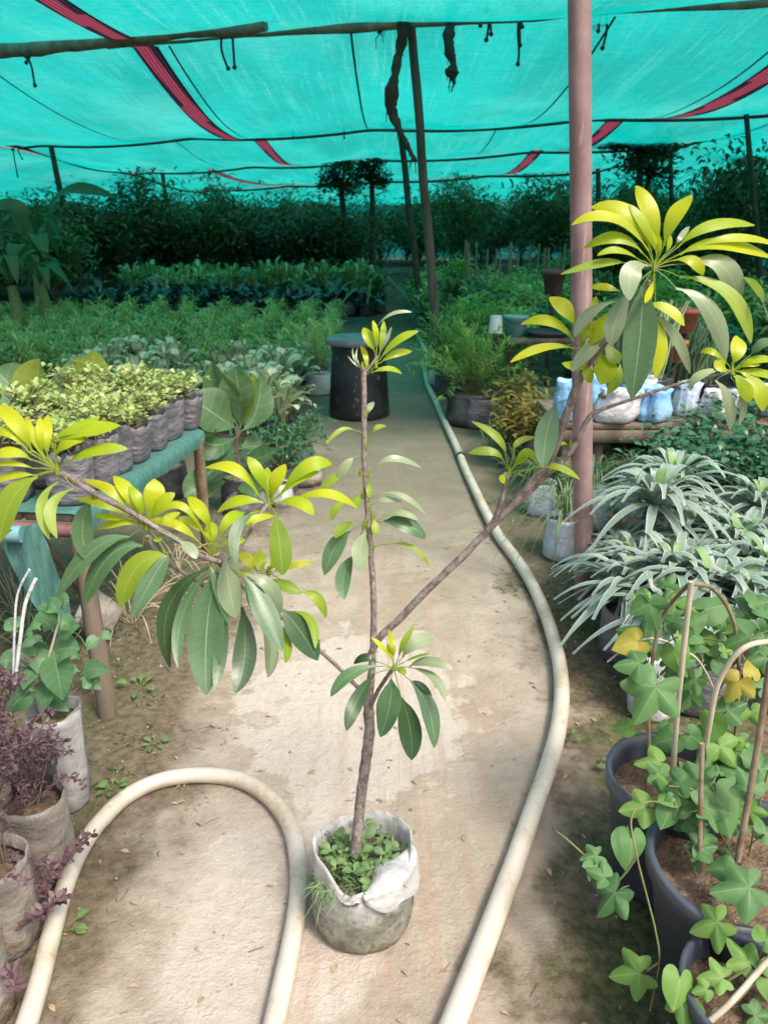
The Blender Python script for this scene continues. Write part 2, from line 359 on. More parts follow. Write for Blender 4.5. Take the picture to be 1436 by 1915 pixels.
# ------------------------------------------------------------------ ground
def groundmat():
    s = NT('earth'); c = s.coord('Object'); sp = s.n('SeparateXYZ', {0: c}); X, Y = sp.outputs[0], sp.outputs[1]
    big = s.noise(c, 1.1, 6, .6); mid = s.noise(c, 4.5, 6, .62); fine = s.noise(c, 34, 6, .7); grit = s.noise(c, 160, 4, .6)
    wob = s.math('MULTIPLY', s.math('SUBTRACT', mid, .5), .55)
    wob2 = s.math('MULTIPLY', s.math('SUBTRACT', big, .5), .5)
    xx = s.math('ADD', X, s.math('ADD', wob, wob2))
    tan = s.mix(s.step(mid, .35, .65), (.36, .305, .24), (.445, .385, .31))
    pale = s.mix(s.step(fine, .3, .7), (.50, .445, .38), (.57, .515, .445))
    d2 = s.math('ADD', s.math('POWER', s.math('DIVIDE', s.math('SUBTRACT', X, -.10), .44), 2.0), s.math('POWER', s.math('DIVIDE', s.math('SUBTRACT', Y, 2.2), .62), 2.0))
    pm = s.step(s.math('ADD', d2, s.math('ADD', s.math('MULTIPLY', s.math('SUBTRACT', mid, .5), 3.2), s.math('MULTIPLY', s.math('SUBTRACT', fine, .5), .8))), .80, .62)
    stain = s.noise(c, 2.6, 8, .66, .6); stain2 = s.noise(s.coord('Object', (1, 1.6, 1)), 8.5, 7, .7)
    tan = s.mix(s.math('MULTIPLY', s.step(stain, .48, .66), .75), tan, (.29, .235, .165))
    tan = s.mix(s.math('MULTIPLY', s.step(stain2, .56, .68), .6), tan, (.25, .21, .145))
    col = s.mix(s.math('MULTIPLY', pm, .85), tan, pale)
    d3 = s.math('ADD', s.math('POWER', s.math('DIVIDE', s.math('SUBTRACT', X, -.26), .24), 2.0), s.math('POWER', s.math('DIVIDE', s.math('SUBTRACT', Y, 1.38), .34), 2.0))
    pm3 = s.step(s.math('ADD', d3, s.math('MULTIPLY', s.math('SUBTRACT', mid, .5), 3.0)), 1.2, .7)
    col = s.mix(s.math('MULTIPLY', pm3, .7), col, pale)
    # reddish drag streaks along the path
    stz = s.noise(s.n('Mapping', {'Vector': c, 'Scale': (9, .5, 1)}).outputs[0], 2.2, 5)
    ctr = s.step(s.math('ABSOLUTE', s.math('SUBTRACT', xx, .08)), .42, .12)
    col = s.mix(s.math('MULTIPLY', s.math('MULTIPLY', s.step(stz, .46, .62), ctr), .55), col, (.40, .285, .21))
    # brown verges, moss
    x0 = s.math('MULTIPLY', s.step(Y, 1.1, 2.3), -.30); rt = s.step(s.math('ADD', xx, x0), .22, .36); lf = s.step(xx, -.50, -.72); verge = s.math('MAXIMUM', rt, lf)
    vcol = s.mix(s.step(fine, .35, .65), (.10, .08, .05), (.20, .155, .10))
    col = s.mix(verge, col, vcol)
    mossn = s.step(s.noise(c, 3.4, 7, .68), .42, .56)
    mossz = s.math('MAXIMUM', s.step(s.math('ADD', xx, x0), .26, .5), s.math('MULTIPLY', s.step(xx, -.7, -1.0), .7))
    moss = s.mix(s.step(fine, .4, .6), (.042, .055, .016), (.105, .12, .035))
    col = s.mix(s.math('MULTIPLY', s.math('MULTIPLY', mossn, mossz), .92), col, moss)
    # path further on: shade under the net painted in as a darker brown
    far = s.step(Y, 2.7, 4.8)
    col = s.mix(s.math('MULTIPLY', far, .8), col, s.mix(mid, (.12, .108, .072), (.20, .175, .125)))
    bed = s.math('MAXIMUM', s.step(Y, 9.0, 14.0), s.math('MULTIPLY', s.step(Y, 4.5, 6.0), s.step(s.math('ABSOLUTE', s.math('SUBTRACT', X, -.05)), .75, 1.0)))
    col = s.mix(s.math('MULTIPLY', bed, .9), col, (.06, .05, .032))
    col = s.mix(s.math('MULTIPLY', s.step(s.noise(c, 22, 7, .7), .62, .72), .5), col, (.22, .16, .10))
    col = s.mix(s.math('MULTIPLY', s.step(grit, .66, .74), .5), col, (.55, .47, .38))
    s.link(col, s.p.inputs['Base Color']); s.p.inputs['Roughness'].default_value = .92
    h = s.math('ADD', s.math('MULTIPLY', mid, 1.6), s.math('ADD', fine, s.math('MULTIPLY', grit, .35)))
    s.link(s.bump(h, .8, .014), s.p.inputs['Normal']); return s.m
def ground_h(x, y):
    h = .010*noise.noise(V((x*2.1, y*2.1, 0))) + .005*noise.noise(V((x*7, y*7, 3)))
    if x > .6: h += .012*noise.noise(V((x*12, y*12, 8)))*min(1, (x-.6)*4)
    return h - .004
ys = [-8, -4, -2] + [-.5 + .05*i for i in range(76)] + [3.4+.15*i for i in range(40)] + [9.5, 10.5, 12, 14, 17, 20, 25, 30, 40, 60, 100, 200]
xs = [-200, -80, -40, -20, -12, -8, -5, -3.5] + [-2.5+.05*i for i in range(101)] + [3.5, 5, 8, 12, 20, 40, 80, 200]
g = MB(); rows = [[V((x, y, ground_h(x, y) if y < 12 and abs(x) < 5 else -.004)) for x in xs] for y in ys]
g.quadgrid(rows, [[(0, 0)]*len(xs) for y in ys])
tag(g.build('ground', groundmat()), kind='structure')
# ------------------------------------------------------------------ sapling in its grow bag
BC = at_z(680, 1712, 0); BC.z = 0                      # centre of the bag on the ground
SP = thing('potted_sapling', 'tall thin sapling with yellow young leaves in a dirty white woven bag', 'sapling', BC)
DT = BC.y
def px3(pts, ys):
    if not hasattr(ys, '__len__'): ys = [ys] * len(pts)
    return [at_y(p[0], p[1], y) for p, y in zip(pts, ys)]
b = MB()
hb = .205
prof = [(.02, .002), (.096, .002), (.109, .008), (.114, .02), (.116, .04), (.117, .06), (.116, .08), (.117, .10), (.116, .12), (.115, .14), (.114, .16), (.113, .18), (.112, .195), (.111, hb+.003), (.1085, hb+.003), (.106, .185), (.102, .15)]
rows = []; uvs = []
for r, z in prof:
    row = []
    for k in range(72):
        a = 2*math.pi*k/72; d = V((math.cos(a), math.sin(a), 0))
        q = 1 + .035*noise.noise(V((d.x*1.4, d.y*1.4, z*10))) + (.05*noise.noise(V((d.x*4, d.y*4, z*14+5))) if z > .12 else .016*noise.noise(V((d.x*6, d.y*6, z*40))))
        q *= 1 + .022*noise.noise(V((d.x*9+z*30, d.y*9, z*22+3))) + .012*abs(noise.noise(V((d.x*5, d.y*5, z*60+9))))
        # crease under the folded collar
        q *= 1 - .03*math.exp(-((z-.135)/.01)**2)
        fr = math.exp(-((a-5.6)/.6)**2) + .5*math.exp(-((a-4.3)/.4)**2)
        zz = z + (.018*noise.noise(V((d.x*2.5, d.y*2.5, 9))) + .016*math.sin(a*2+.9) - .05*fr if z > .17 else 0)
        row.append(BC + d*r*q + V((0, 0, zz)))
    rows.append(row); uvs.append([(k/72, z) for k in range(72)])
b.quadgrid(rows, uvs, 0, True)
b.build('grow_bag', M['sack'], SP, off=BC)
# folded flap over the front edge
b = MB(); rows = []; uvs = []
for i in range(15):
    t = i/14; row = []
    for k in range(40):
        u = k/39; a = lerp(4.75, 6.55, u); d = V((math.cos(a), math.sin(a), 0)); env = math.sin(math.pi*u)**.55
        n = noise.noise(V((u*5, t*2.5, 2))); n2 = noise.noise(V((u*14, t*5, 7)))
        ztop = hb - .028 + .012*math.sin(u*3.4)
        if t < .5: q = t/.5; r = lerp(.118 - .082*env, .121, q); z = ztop - .022*(1-q)*env + .010*math.sin(q*math.pi)
        else: q = (t-.5)/.5; r = .121 + .009*q*env; z = ztop - .055*q*env*(1+.5*n)
        row.append(BC + d*(r + .004*n + .0022*n2) + V((0, 0, z + .006*n + .003*n2)))
    rows.append(row); uvs.append([(k/39, t) for k in range(40)])
b.quadgrid(rows, uvs); b.build('folded_rim', M['flap'], SP, off=BC)
b = MB(); b.lathe([(.0, .158), (.03, .162), (.06, .155), (.085, .15), (.1, .145)], BC, 28, wob=.05, freq=5); b.build('soil', M['soil'], SP, off=BC)
# trunk and branches: pixel path, world y, radius
def stem3(name, P, ys, r, n=6, seg=10):
    pts = catmull(px3(P, ys), n); rr = rlerp(r, len(pts))
    rr = [x*(1+.09*noise.noise(p*60)) for x, p in zip(rr, pts)]
    b = MB(); b.tube(pts, rr, seg, jitter=.06); return b.build(name, M['bark'], SP, off=BC)
stem3('trunk', [(664, 1600), (667, 1575), (674, 1500), (683, 1430), (691, 1370), (689, 1320), (692, 1290), (697, 1220), (699, 1150), (697, 1090), (691, 1000), (685, 920), (681, 850), (681, 780), (680, 700), (678, 688)],
      [DT]*3 + [DT-.005, DT-.01, DT-.01] + [DT-.01]*10, [.0135, .0125, .0120, .0115, .0115, .0085, .0072, .0066, .006, .0058, .0054, .005, .005, .0042])
dT, dU, dV, dJ, dK, dL, dA, dB, dC, dD, dE = 1.19, 1.25, 1.27, 1.30, DT-.01, 1.27, .98, 1.03, 1.07, 1.12, 1.2
stem3('branch', [(692, 1225), (712, 1190), (745, 1160), (790, 1112), (860, 1045), (915, 988), (965, 935), (1012, 880), (1034, 845), (1060, 772), (1090, 695), (1130, 640), (1175, 580), (1215, 525)],
      [DT-.01, DT-.02, 1.35, 1.34, 1.33, 1.32, 1.31, 1.30, 1.29, 1.27, 1.25, 1.23, 1.21, dT], [.0065, .0075, .0072, .0072, .007, .007, .0072, .007, .0068, .006, .005, .0045])
stem3('branch', [(935, 968), (985, 925), (1030, 880), (1066, 845), (1098, 785), (1120, 768), (1165, 752), (1230, 730), (1290, 712), (1335, 702), (1368, 694)],
      [1.318, 1.318, 1.315, 1.31, 1.305, 1.30, 1.29, 1.285, 1.28, 1.275, dV], [.004, .0048, .0052, .005, .0045, .003, .0026, .0026, .0026, .003])
stem3('branch', [(915, 988), (930, 960), (940, 925), (948, 885)], [1.32, 1.31, 1.305, dJ], [.006, .005, .0048, .0055])
stem3('branch', [(690, 1330), (705, 1295), (722, 1268), (735, 1250)], [DT-.01, DT-.05, 1.29, dL], [.0045, .0042, .004, .0035])
stem3('branch', [(690, 1300), (668, 1284), (632, 1247), (594, 1213), (540, 1165), (470, 1110), (415, 1055), (405, 1035)], [DT-.01, DT-.03, 1.31, 1.27, 1.21, 1.14, 1.08, dC], [.005, .0046, .0042, .004, .004, .004, .0048, .006])
stem3('branch', [(412, 1050), (372, 1038), (335, 1012), (290, 985), (240, 955), (190, 930), (150, 905), (112, 884)], [dC, 1.06, 1.05, 1.03, 1.02, 1.0, .99, dA], [.0052, .0042, .004, .0038, .0038, .004, .0042, .005])
stem3('branch', [(428, 1050), (445, 1028), (470, 990), (490, 958), (503, 942)], [1.08, 1.09, 1.1, 1.11, dD], [.0032, .003, .003, .0038])
stem3('branch', [(278, 1002), (284, 1016), (300, 1040), (330, 1063), (385, 1098)], [1.03, 1.035, 1.05, 1.09, 1.14], [.004, .0035, .003, .003])
stem3('branch', [(680, 700), (688, 690), (698, 678), (706, 666)], [dK]*4, [.003, .0028, .0026, .0024])
# leaves: (base, mid, tip, width, type) in zoom pixels, None base = hub
def cluster(o, s, hub, d, L, spread=.03):
    b = MB(); b.blunt = .62; X = lambda p: (o[0]+p[0]/s, o[1]+p[1]/s)
    hp = at_y(*X(hub), d)
    for base, mid, tip, wd, ty in L:
        bp = X(base or hub); tp = X(tip); mp = X(mid)
        dy = tp[1]-bp[1]; dx = tp[0]-bp[0]; ln = math.hypot(dx, dy)+1
        dd = spread*(-.9*max(0, dy)/ln + .6*max(0, -dy)/ln + U(-.5, .5))
        p0 = at_y(*bp, d + (0 if base is None else dd*.12)); p1 = at_y(*mp, d+dd*.45-.006); p2 = at_y(*tp, d+dd*1.3)
        wm = wd/s*(p1-CAM).dot(FW)/F
        tc = (CAM-p1).normalized()
        nref = (tc*.75 + V((U(-.3, .3), 0, .6))).normalized()
        # start the petiole at the hub
        if base is not None and hub is not None:
            q = (p0-hp)
            if q.length < .10:
                b.tube(catmull([hp, hp.lerp(p0, .5)+V((0, 0, .002)), p0], 3), [.0011, .001, .0009, .0009, .0009, .0009, .0009], 5, SI[ty] if ty in 'yp' else SI['m'])
        b.leaf(p0, p1, p2, wm*(.93 if ty in 'yp' else 1.0), nref, SI[ty], pet=.05 if base is not None else .22, fold=U(-.16, .16) if ty in 'yp' else U(.02, .26), seg=12, peak=.52 if ty in 'gd' else .58, wave=U(.03, .10), tw=U(-.4, .4))
    if hub: b.tube([hp-V((0, 0, .004)), hp+V((0, 0, .004)), hp+V((0, 0, .012))], [.004, .0035, .001], 7, SI['m'])
    return b.build('foliage', SAP, SP, off=BC)
N = None
Z1 = ((936, 330), 2.872)
cluster(*Z1, (822, 495), dT, [((850, 350), (805, 190), (727, 50), 100, 'y'), ((875, 370), (935, 210), (1022, 98), 110, 'y'), ((805, 400), (690, 205), (485, 165), 115, 'y'), ((790, 395), (600, 222), (380, 260), 78, 'y'),
  ((760, 410), (620, 325), (445, 385), 85, 'y'), ((745, 450), (630, 395), (518, 425), 48, 'y'), ((665, 465), (540, 465), (322, 525), 60, 'm'), ((950, 380), (1130, 262), (1362, 262), 82, 'y'),
  ((960, 420), (1180, 362), (1460, 440), 105, 'y'), ((1000, 400), (1250, 330), (1490, 375), 60, 'y'), ((930, 450), (1030, 455), (1085, 530), 72, 'y'), ((1000, 470), (1190, 480), (1278, 672), 135, 'p'),
  ((960, 540), (1220, 630), (1342, 895), 90, 'm'), ((940, 600), (1120, 715), (1205, 990), 105, 'p'), ((1290, 540), (1360, 580), (1413, 672), 42, 'm'), ((790, 480), (705, 505), (692, 665), 125, 'p'),
  ((760, 590), (748, 850), (702, 1195), 178, 'g'), ((700, 610), (625, 750), (592, 912), 115, 'p'), ((940, 370), (970, 320), (1012, 268), 36, 'p'), ((820, 560), (800, 620), (775, 680), 40, 'y'),
  ((800, 740), (930, 850), (1015, 1060), 62, 'p'), ((830, 760), (862, 890), (826, 1085), 80, 'y'), ((780, 690), (890, 708), (985, 802), 74, 'y'), ((880, 420), (905, 360), (900, 300), 30, 'y'),
  ((850, 420), (840, 350), (800, 260), 50, 'y'), ((840, 420), (770, 260), (690, 150), 60, 'y')])
cluster(*Z1, (440, 930), dU, [((395, 800), (350, 715), (262, 648), 105, 'y'), ((392, 885), (270, 778), (108, 793), 82, 'y'), ((400, 925), (230, 918), (52, 998), 58, 'y'), ((580, 860), (490, 915), (382, 1045), 95, 'p'),
  ((620, 670), (480, 730), (395, 862), 78, 'p'), ((640, 615), (560, 595), (482, 590), 62, 'y'), ((480, 790), (492, 720), (512, 645), 52, 'y'), ((585, 730), (540, 800), (478, 905), 95, 'y'),
  ((480, 950), (420, 1010), (330, 1005), 78, 'y'), ((505, 950), (560, 1020), (535, 1115), 135, 'y'), ((640, 1010), (625, 1080), (572, 1168), 62, 'm'), ((450, 990), (465, 1050), (482, 1110), 62, 'y'), ((430, 900), (470, 830), (560, 760), 80, 'y'), ((560, 880), (600, 960), (640, 1000), 80, 'm')])
cluster(*Z1, (1240, 1050), dV, [((1240, 1010), (1275, 930), (1265, 855), 90, 'y'), ((1210, 1000), (1130, 940), (1068, 945), 44, 'y'), ((1220, 1040), (1185, 1020), (1165, 975), 75, 'y'), ((1190, 1040), (1080, 1062), (1012, 1135), 60, 'p'),
  ((1280, 1020), (1370, 985), (1480, 985), 60, 'y'), ((1290, 1045), (1390, 1055), (1490, 1085), 66, 'y'), ((1260, 1070), (1375, 1130), (1405, 1260), 95, 'y'), ((1250, 1070), (1305, 1130), (1335, 1215), 78, 'y'),
  ((1150, 1095), (1222, 1200), (1228, 1362), 66, 'p'), ((1235, 1080), (1302, 1200), (1275, 1338), 40, 'p'), ((1340, 960), (1400, 900), (1480, 870), 66, 'g'), ((1280, 1030), (1340, 1000), (1390, 1010), 60, 'y'), ((1270, 1050), (1330, 1060), (1400, 1120), 60, 'y')])
Z6 = ((860, 700), 4.787)
cluster(*Z6, (440, 890), dJ, [((405, 720), (330, 565), (103, 422), 78, 'm'), ((385, 770), (275, 690), (73, 705), 88, 'm'), ((480, 690), (525, 605), (665, 560), 64, 'm'), ((485, 820), (585, 700), (690, 760), 95, 'y'),
  ((410, 890), (378, 920), (395, 978), 62, 'y'), ((630, 850), (850, 825), (1072, 942), 78, 'y'), ((500, 890), (540, 900), (590, 918), 26, 'm'), ((500, 820), (560, 760), (650, 690), 60, 'y')])
cluster(*Z6, (1002, 225), 1.285, [((855, 268), (775, 530), (742, 838), 205, 'g')])
cluster(*Z6, (985, 640), 1.31, [((970, 640), (920, 615), (862, 645), 46, 'y')])
Z4 = ((580, 560), 3.193)
cluster(*Z4, (392, 395), dK, [((400, 160), (490, 85), (607, 76), 28, 'p'), ((385, 310), (352, 235), (322, 168), 72, 'y'), ((398, 300), (392, 200), (375, 125), 42, 'y'), ((412, 330), (432, 220), (440, 128), 40, 'y'), ((415, 330), (455, 240), (486, 165), 26, 'p'),
  ((415, 360), (520, 245), (648, 188), 60, 'y'), ((418, 380), (505, 325), (606, 310), 52, 'y'), ((365, 440), (460, 412), (546, 442), 42, 'y'), ((340, 450), (332, 340), (300, 278), 38, 'y')])
cluster(*Z4, (312, 412), dK, [((300, 410), (262, 380), (224, 336), 12, 'p'), ((300, 410), (262, 350), (255, 288), 12, 'p'), ((300, 410), (275, 350), (285, 285), 12, 'p'), ((305, 410), (285, 370), (262, 330), 10, 'p')], .012)
# leaves along the leader, each on its own node
for base, lv in [((330, 690), [((340, 690), (352, 645), (378, 610), 48, 'p')]), ((318, 805), [((270, 785), (190, 778), (98, 860), 30, 'm')]), ((335, 880), [((365, 810), (400, 765), (456, 756), 38, 'm')]),
  ((318, 940), [((260, 945), (215, 990), (152, 1092), 64, 'p')]), ((304, 1042), [((225, 1015), (140, 1070), (52, 1148), 58, 'm')]), ((345, 1045), [((380, 1020), (490, 950), (664, 1006), 50, 'p')]),
  ((345, 1195), [((430, 1158), (560, 1175), (692, 1285), 44, 'p')]), ((352, 1250), [((385, 1215), (460, 1190), (560, 1202), 54, 'p')]), ((365, 1350), [((420, 1310), (540, 1268), (640, 1320), 66, 'p'), ((440, 1325), (570, 1340), (690, 1428), 112, 'g')]),
  ((375, 1480), [((470, 1460), (610, 1480), (712, 1595), 34, 'm')]), ((330, 1340), [((240, 1385), (150, 1480), (86, 1645), 108, 'g'), ((270, 1320), (195, 1365), (152, 1425), 72, 'm')]),
  ((345, 1350), [((330, 1390), (300, 1490), (305, 1630), 118, 'p')]), ((320, 1360), [((262, 1525), (200, 1650), (203, 1792), 96, 'g')]), ((315, 1175), [((240, 1190), (160, 1240), (125, 1320), 54, 'm'), ((300, 1160), (280, 1200), (275, 1255), 50, 'm')]),
  ((340, 1090), [((345, 1095), (352, 1135), (350, 1185), 36, 'm')]), ((370, 1300), [((375, 1310), (388, 1355), (378, 1405), 50, 'm')])]:
    cluster(*Z4, base, DT-.012, lv, .03)
Z5 = ((590, 1150), 4.787)
cluster(*Z5, (700, 480), dL, [((690, 400), (600, 290), (500, 200), 50, 'y'), ((700, 390), (690, 260), (655, 130), 56, 'y'), ((740, 390), (790, 250), (878, 100), 60, 'm'), ((780, 380), (880, 250), (1065, 200), 165, 'p'), ((800, 420), (890, 380), (1022, 345), 32, 'm'),
  ((840, 465), (1000, 415), (1230, 485), 115, 'p'), ((840, 470), (1060, 560), (1160, 770), 90, 'p'), ((850, 590), (1010, 840), (1062, 1190), 160, 'g'), ((850, 590), (960, 640), (1042, 760), 54, 'd'), ((765, 740), (845, 1010), (858, 1300), 215, 'd'),
  ((675, 575), (665, 800), (580, 1092), 228, 'g'), ((525, 530), (365, 780), (278, 1035), 140, 'd'), ((540, 460), (300, 540), (138, 730), 120, 'g'), ((545, 420), (440, 385), (342, 435), 88, 'd'), ((710, 480), (770, 490), (792, 545), 66, 'm'),
  ((690, 400), (670, 330), (640, 260), 50, 'y')], .05)
Z2 = ((0, 730), 3.59)
cluster(*Z2, (390, 545), dA, [((215, 400), (120, 230), (-10, 100), 118, 'y'), ((200, 420), (60, 285), (-70, 300), 70, 'y'), ((320, 440), (315, 300), (325, 165), 78, 'y'), ((290, 430), (272, 300), (272, 178), 60, 'y'), ((370, 340), (590, 262), (808, 235), 122, 'y'),
  ((350, 320), (510, 250), (670, 180), 95, 'y'), ((370, 440), (450, 350), (570, 335), 118, 'y'), ((445, 490), (640, 405), (858, 392), 95, 'y'), ((210, 465), (90, 415), (-60, 440), 95, 'y'), ((230, 525), (90, 490), (-40, 500), 48, 'y'),
  ((245, 570), (90, 572), (-60, 620), 66, 'y'), ((255, 580), (85, 735), (0, 1020), 190, 'm'), ((390, 615), (282, 770), (335, 1000), 72, 'm'), ((500, 660), (345, 780), (385, 992), 78, 'm'), ((400, 520), (430, 450), (450, 420), 30, 'g'), ((330, 500), (220, 300), (180, 180), 60, 'y')])
cluster(*Z2, (985, 915), dB, [((870, 805), (740, 670), (565, 598), 88, 'y'), ((865, 845), (700, 765), (515, 722), 78, 'y'), ((930, 840), (865, 690), (765, 575), 105, 'y'), ((990, 860), (1035, 720), (1035, 595), 150, 'y'), ((1010, 860), (1080, 760), (1175, 690), 95, 'y'),
  ((860, 870), (750, 850), (628, 838), 56, 'y'), ((925, 905), (790, 880), (650, 935), 88, 'y'), ((960, 850), (930, 740), (870, 640), 80, 'y'), ((870, 985), (620, 1080), (385, 1390), 115, 'g'), ((960, 1045), (730, 1120), (568, 1445), 165, 'g'), ((1130, 1105), (930, 1180), (805, 1450), 185, 'm'),
  ((1130, 1110), (1040, 1240), (895, 1510), 140, 'g'), ((1195, 1010), (1270, 1055), (1322, 1130), 85, 'p'), ((1020, 990), (1060, 1000), (1080, 970), 50, 'm'), ((1060, 900), (1120, 860), (1210, 820), 60, 'y')])
cluster(*Z2, (640, 705), 1.03, [((615, 735), (555, 930), (600, 1155), 138, 'g')])
Z3 = ((280, 820), 3.59)
cluster(*Z3, (432, 800), dC, [((325, 690), (180, 575), (5, 545), 88, 'y'), ((365, 650), (210, 450), (25, 530), 66, 'y'), ((405, 610), (350, 490), (255, 393), 95, 'y'), ((370, 640), (290, 565), (195, 530), 78, 'y'), ((430, 720), (412, 630), (415, 560), 98, 'y'),
  ((460, 660), (535, 545), (640, 487), 92, 'y'), ((500, 670), (650, 560), (835, 520), 66, 'y'), ((465, 720), (560, 690), (645, 680), 66, 'y'), ((720, 500), (580, 620), (590, 885), 80, 'g'),
  ((450, 895), (385, 1280), (382, 1722), 250, 'g'), ((460, 900), (480, 1340), (435, 1690), 100, 'd'), ((505, 790), (535, 1000), (582, 1205), 185, 'p'), ((620, 1130), (640, 1440), (576, 1710), 158, 'd'), ((640, 935), (765, 1150), (888, 1425), 160, 'g'),
  ((620, 910), (800, 990), (872, 1190), 110, 'p'), ((740, 1250), (815, 1400), (795, 1605), 104, 'p'), ((890, 1150), (1010, 1290), (1128, 1490), 180, 'd'), ((960, 1160), (1080, 1225), (1112, 1410), 66, 'm'), ((880, 1240), (925, 1380), (912, 1505), 60, 'm'),
  ((400, 865), (130, 1130), (138, 1535), 118, 'd'), ((400, 880), (222, 1190), (192, 1540), 92, 'g'), ((1000, 1030), (1110, 1070), (1182, 1205), 54, 'm'), ((400, 860), (470, 1010), (520, 1240), 90, 'g'), ((640, 920), (720, 1120), (860, 1320), 100, 'g')], .05)
cluster(*Z3, (802, 450), dD, [((730, 380), (580, 205), (375, 195), 108, 'y'), ((790, 375), (735, 235), (660, 122), 92, 'y'), ((820, 400), (850, 285), (912, 172), 115, 'y'), ((800, 400), (795, 290), (790, 195), 84, 'y'), ((885, 365), (1050, 190), (1222, 170), 118, 'y'),
  ((880, 380), (1000, 270), (1142, 222), 78, 'y'), ((765, 432), (600, 420), (455, 495), 100, 'y'), ((860, 432), (1000, 425), (1102, 515), 112, 'y'), ((950, 425), (1180, 368), (1392, 465), 84, 'y'), ((842, 495), (872, 700), (892, 918), 158, 'm'), ((640, 590), (700, 510), (830, 520), 60, 'y'), ((510, 670), (570, 600), (660, 540), 58, 'y')])
cluster(*Z3, (800, 900), dE, [((720, 890), (665, 820), (608, 768), 90, 'y'), ((770, 880), (745, 830), (735, 755), 110, 'y'), ((830, 900), (960, 850), (1092, 838), 56, 'y'), ((800, 950), (890, 985), (1022, 1040), 96, 'm'), ((720, 920), (650, 900), (600, 905), 56, 'y'), ((800, 890), (830, 840), (850, 780), 50, 'y'), ((1010, 1035), (1120, 1060), (1185, 1200), 62, 'm')])
# weeds growing in the bag
b = MB()
for i in range(90):
    a = U(0, 6.28); rr = .085*math.sqrt(U(.02, 1)); p = BC + V((math.cos(a)*rr, math.sin(a)*rr, .152))
    if i < 58:
        h = U(.01, .05); st = p + V((U(-.02, .02), U(-.02, .02), h)); b.tube([p, (p+st)/2 + V((U(-.004, .004), 0, 0)), st], .0009, 5, 0)
        for k in range(random.randint(2, 4)):
            q = U(0, 6.28); L = U(.010, .030); d = V((math.cos(q), math.sin(q), U(-.1, .5))); b.leaf(st, st+d*L*.5+V((0, 0, L*.12)), st+d*L, L*.62, V((0, -.3, 1)), 0 if U(0, 1) < .7 else 1, seg=6, ncol=5, peak=.45)
    else:
        for k in range(4):
            q = U(0, 6.28); L = U(.03, .08); d = V((math.cos(q), math.sin(q), U(.4, 1.5))).normalized(); b.leaf(p, p+d*L*.55, p+d*L+V((0, 0, -.3*L)), .004, V((0, -1, .5)), 1, seg=6, ncol=3)
for k in range(70):    # tuft spilling over the front rim
    a = random.gauss(3.85, .28); p = BC + V((math.cos(a), math.sin(a), 0))*U(.07, .108) + V((0, 0, U(.14, .165))); q = a + random.gauss(0, .8); L = U(.02, .06); d = V((math.cos(q), math.sin(q), U(-.8, .8)))
    if k % 3: b.leaf(p, p+d*L*.6+V((0, 0, .008)), p+d*L*1.2+V((0, 0, -.012)), U(.002, .004), V((U(-.5, .5), -1, .6)), 1, seg=6, ncol=3)
    else: b.leaf(p, p+d*L*.3+V((0, 0, .004)), p+d*L*.55, U(.008, .015), V((U(-.5, .5), -.8, .8)), 0, seg=5, ncol=3)
b.build('weeds', [M['weed'], M['grassy']], SP, off=BC)
# ------------------------------------------------------------------ hoses
def hose(pts, r, label, band=None):
    P = catmull([at_z(x, y, r-.003) for x, y in pts], 10); c = P[len(P)//2].copy(); c.z = 0
    ext = lambda a, b_: [b_ + V(((b_-a).x*k*6, -abs((b_-a).y)*k*6 - .02*k*k, 0)) for k in range(1, 14)]
    P = P + ext(P[-3], P[-1])
    if P[0].y < 2: P = list(reversed(ext(P[2], P[0]))) + P
    h = thing('hose', label, 'hose', c)
    P = [p + V((0, 0, .004*noise.noise(p*1.3))) for p in P]
    b = MB(); b.tube(P, r, 20); b.build('pipe', M['hose'], h, off=c)
    if band:
        q = at_z(*band, r); i = min(range(len(P)), key=lambda k: (P[k]-q).length); b = MB(); b.tube([P[i-1].lerp(P[i], .5), P[i], P[i+1].lerp(P[i], .5)], r*1.16, 20); b.build('joint_band', M['black'], h, off=c)
    return h
hose([(779, 617), (781, 628), (790, 645), (796, 663), (796, 680), (795, 697), (800, 720), (813, 748), (830, 786), (856, 842), (868, 872), (882, 903), (905, 952), (932, 1002), (962, 1042), (990, 1085), (1014, 1135), (1033, 1190), (1046, 1245), (1050, 1300), (1043, 1365), (1024, 1435), (998, 1510), (965, 1605), (932, 1695), (898, 1785), (865, 1870), (832, 1955), (790, 2070), (740, 2200)], (.0262), 'long cream water hose running the whole length of the path past the metal pole', (860, 852))
hose([(0, 2080), (28, 1980), (52, 1910), (76, 1830), (96, 1750), (120, 1665), (150, 1592), (190, 1535), (240, 1488), (300, 1460), (362, 1450), (422, 1453), (470, 1468), (512, 1500), (542, 1545), (556, 1600), (559, 1660), (553, 1720), (541, 1785), (528, 1845), (512, 1920), (490, 2030), (470, 2150)], (.0222), 'yellowish cream hose bent into a loop in front of the grow bag', None)
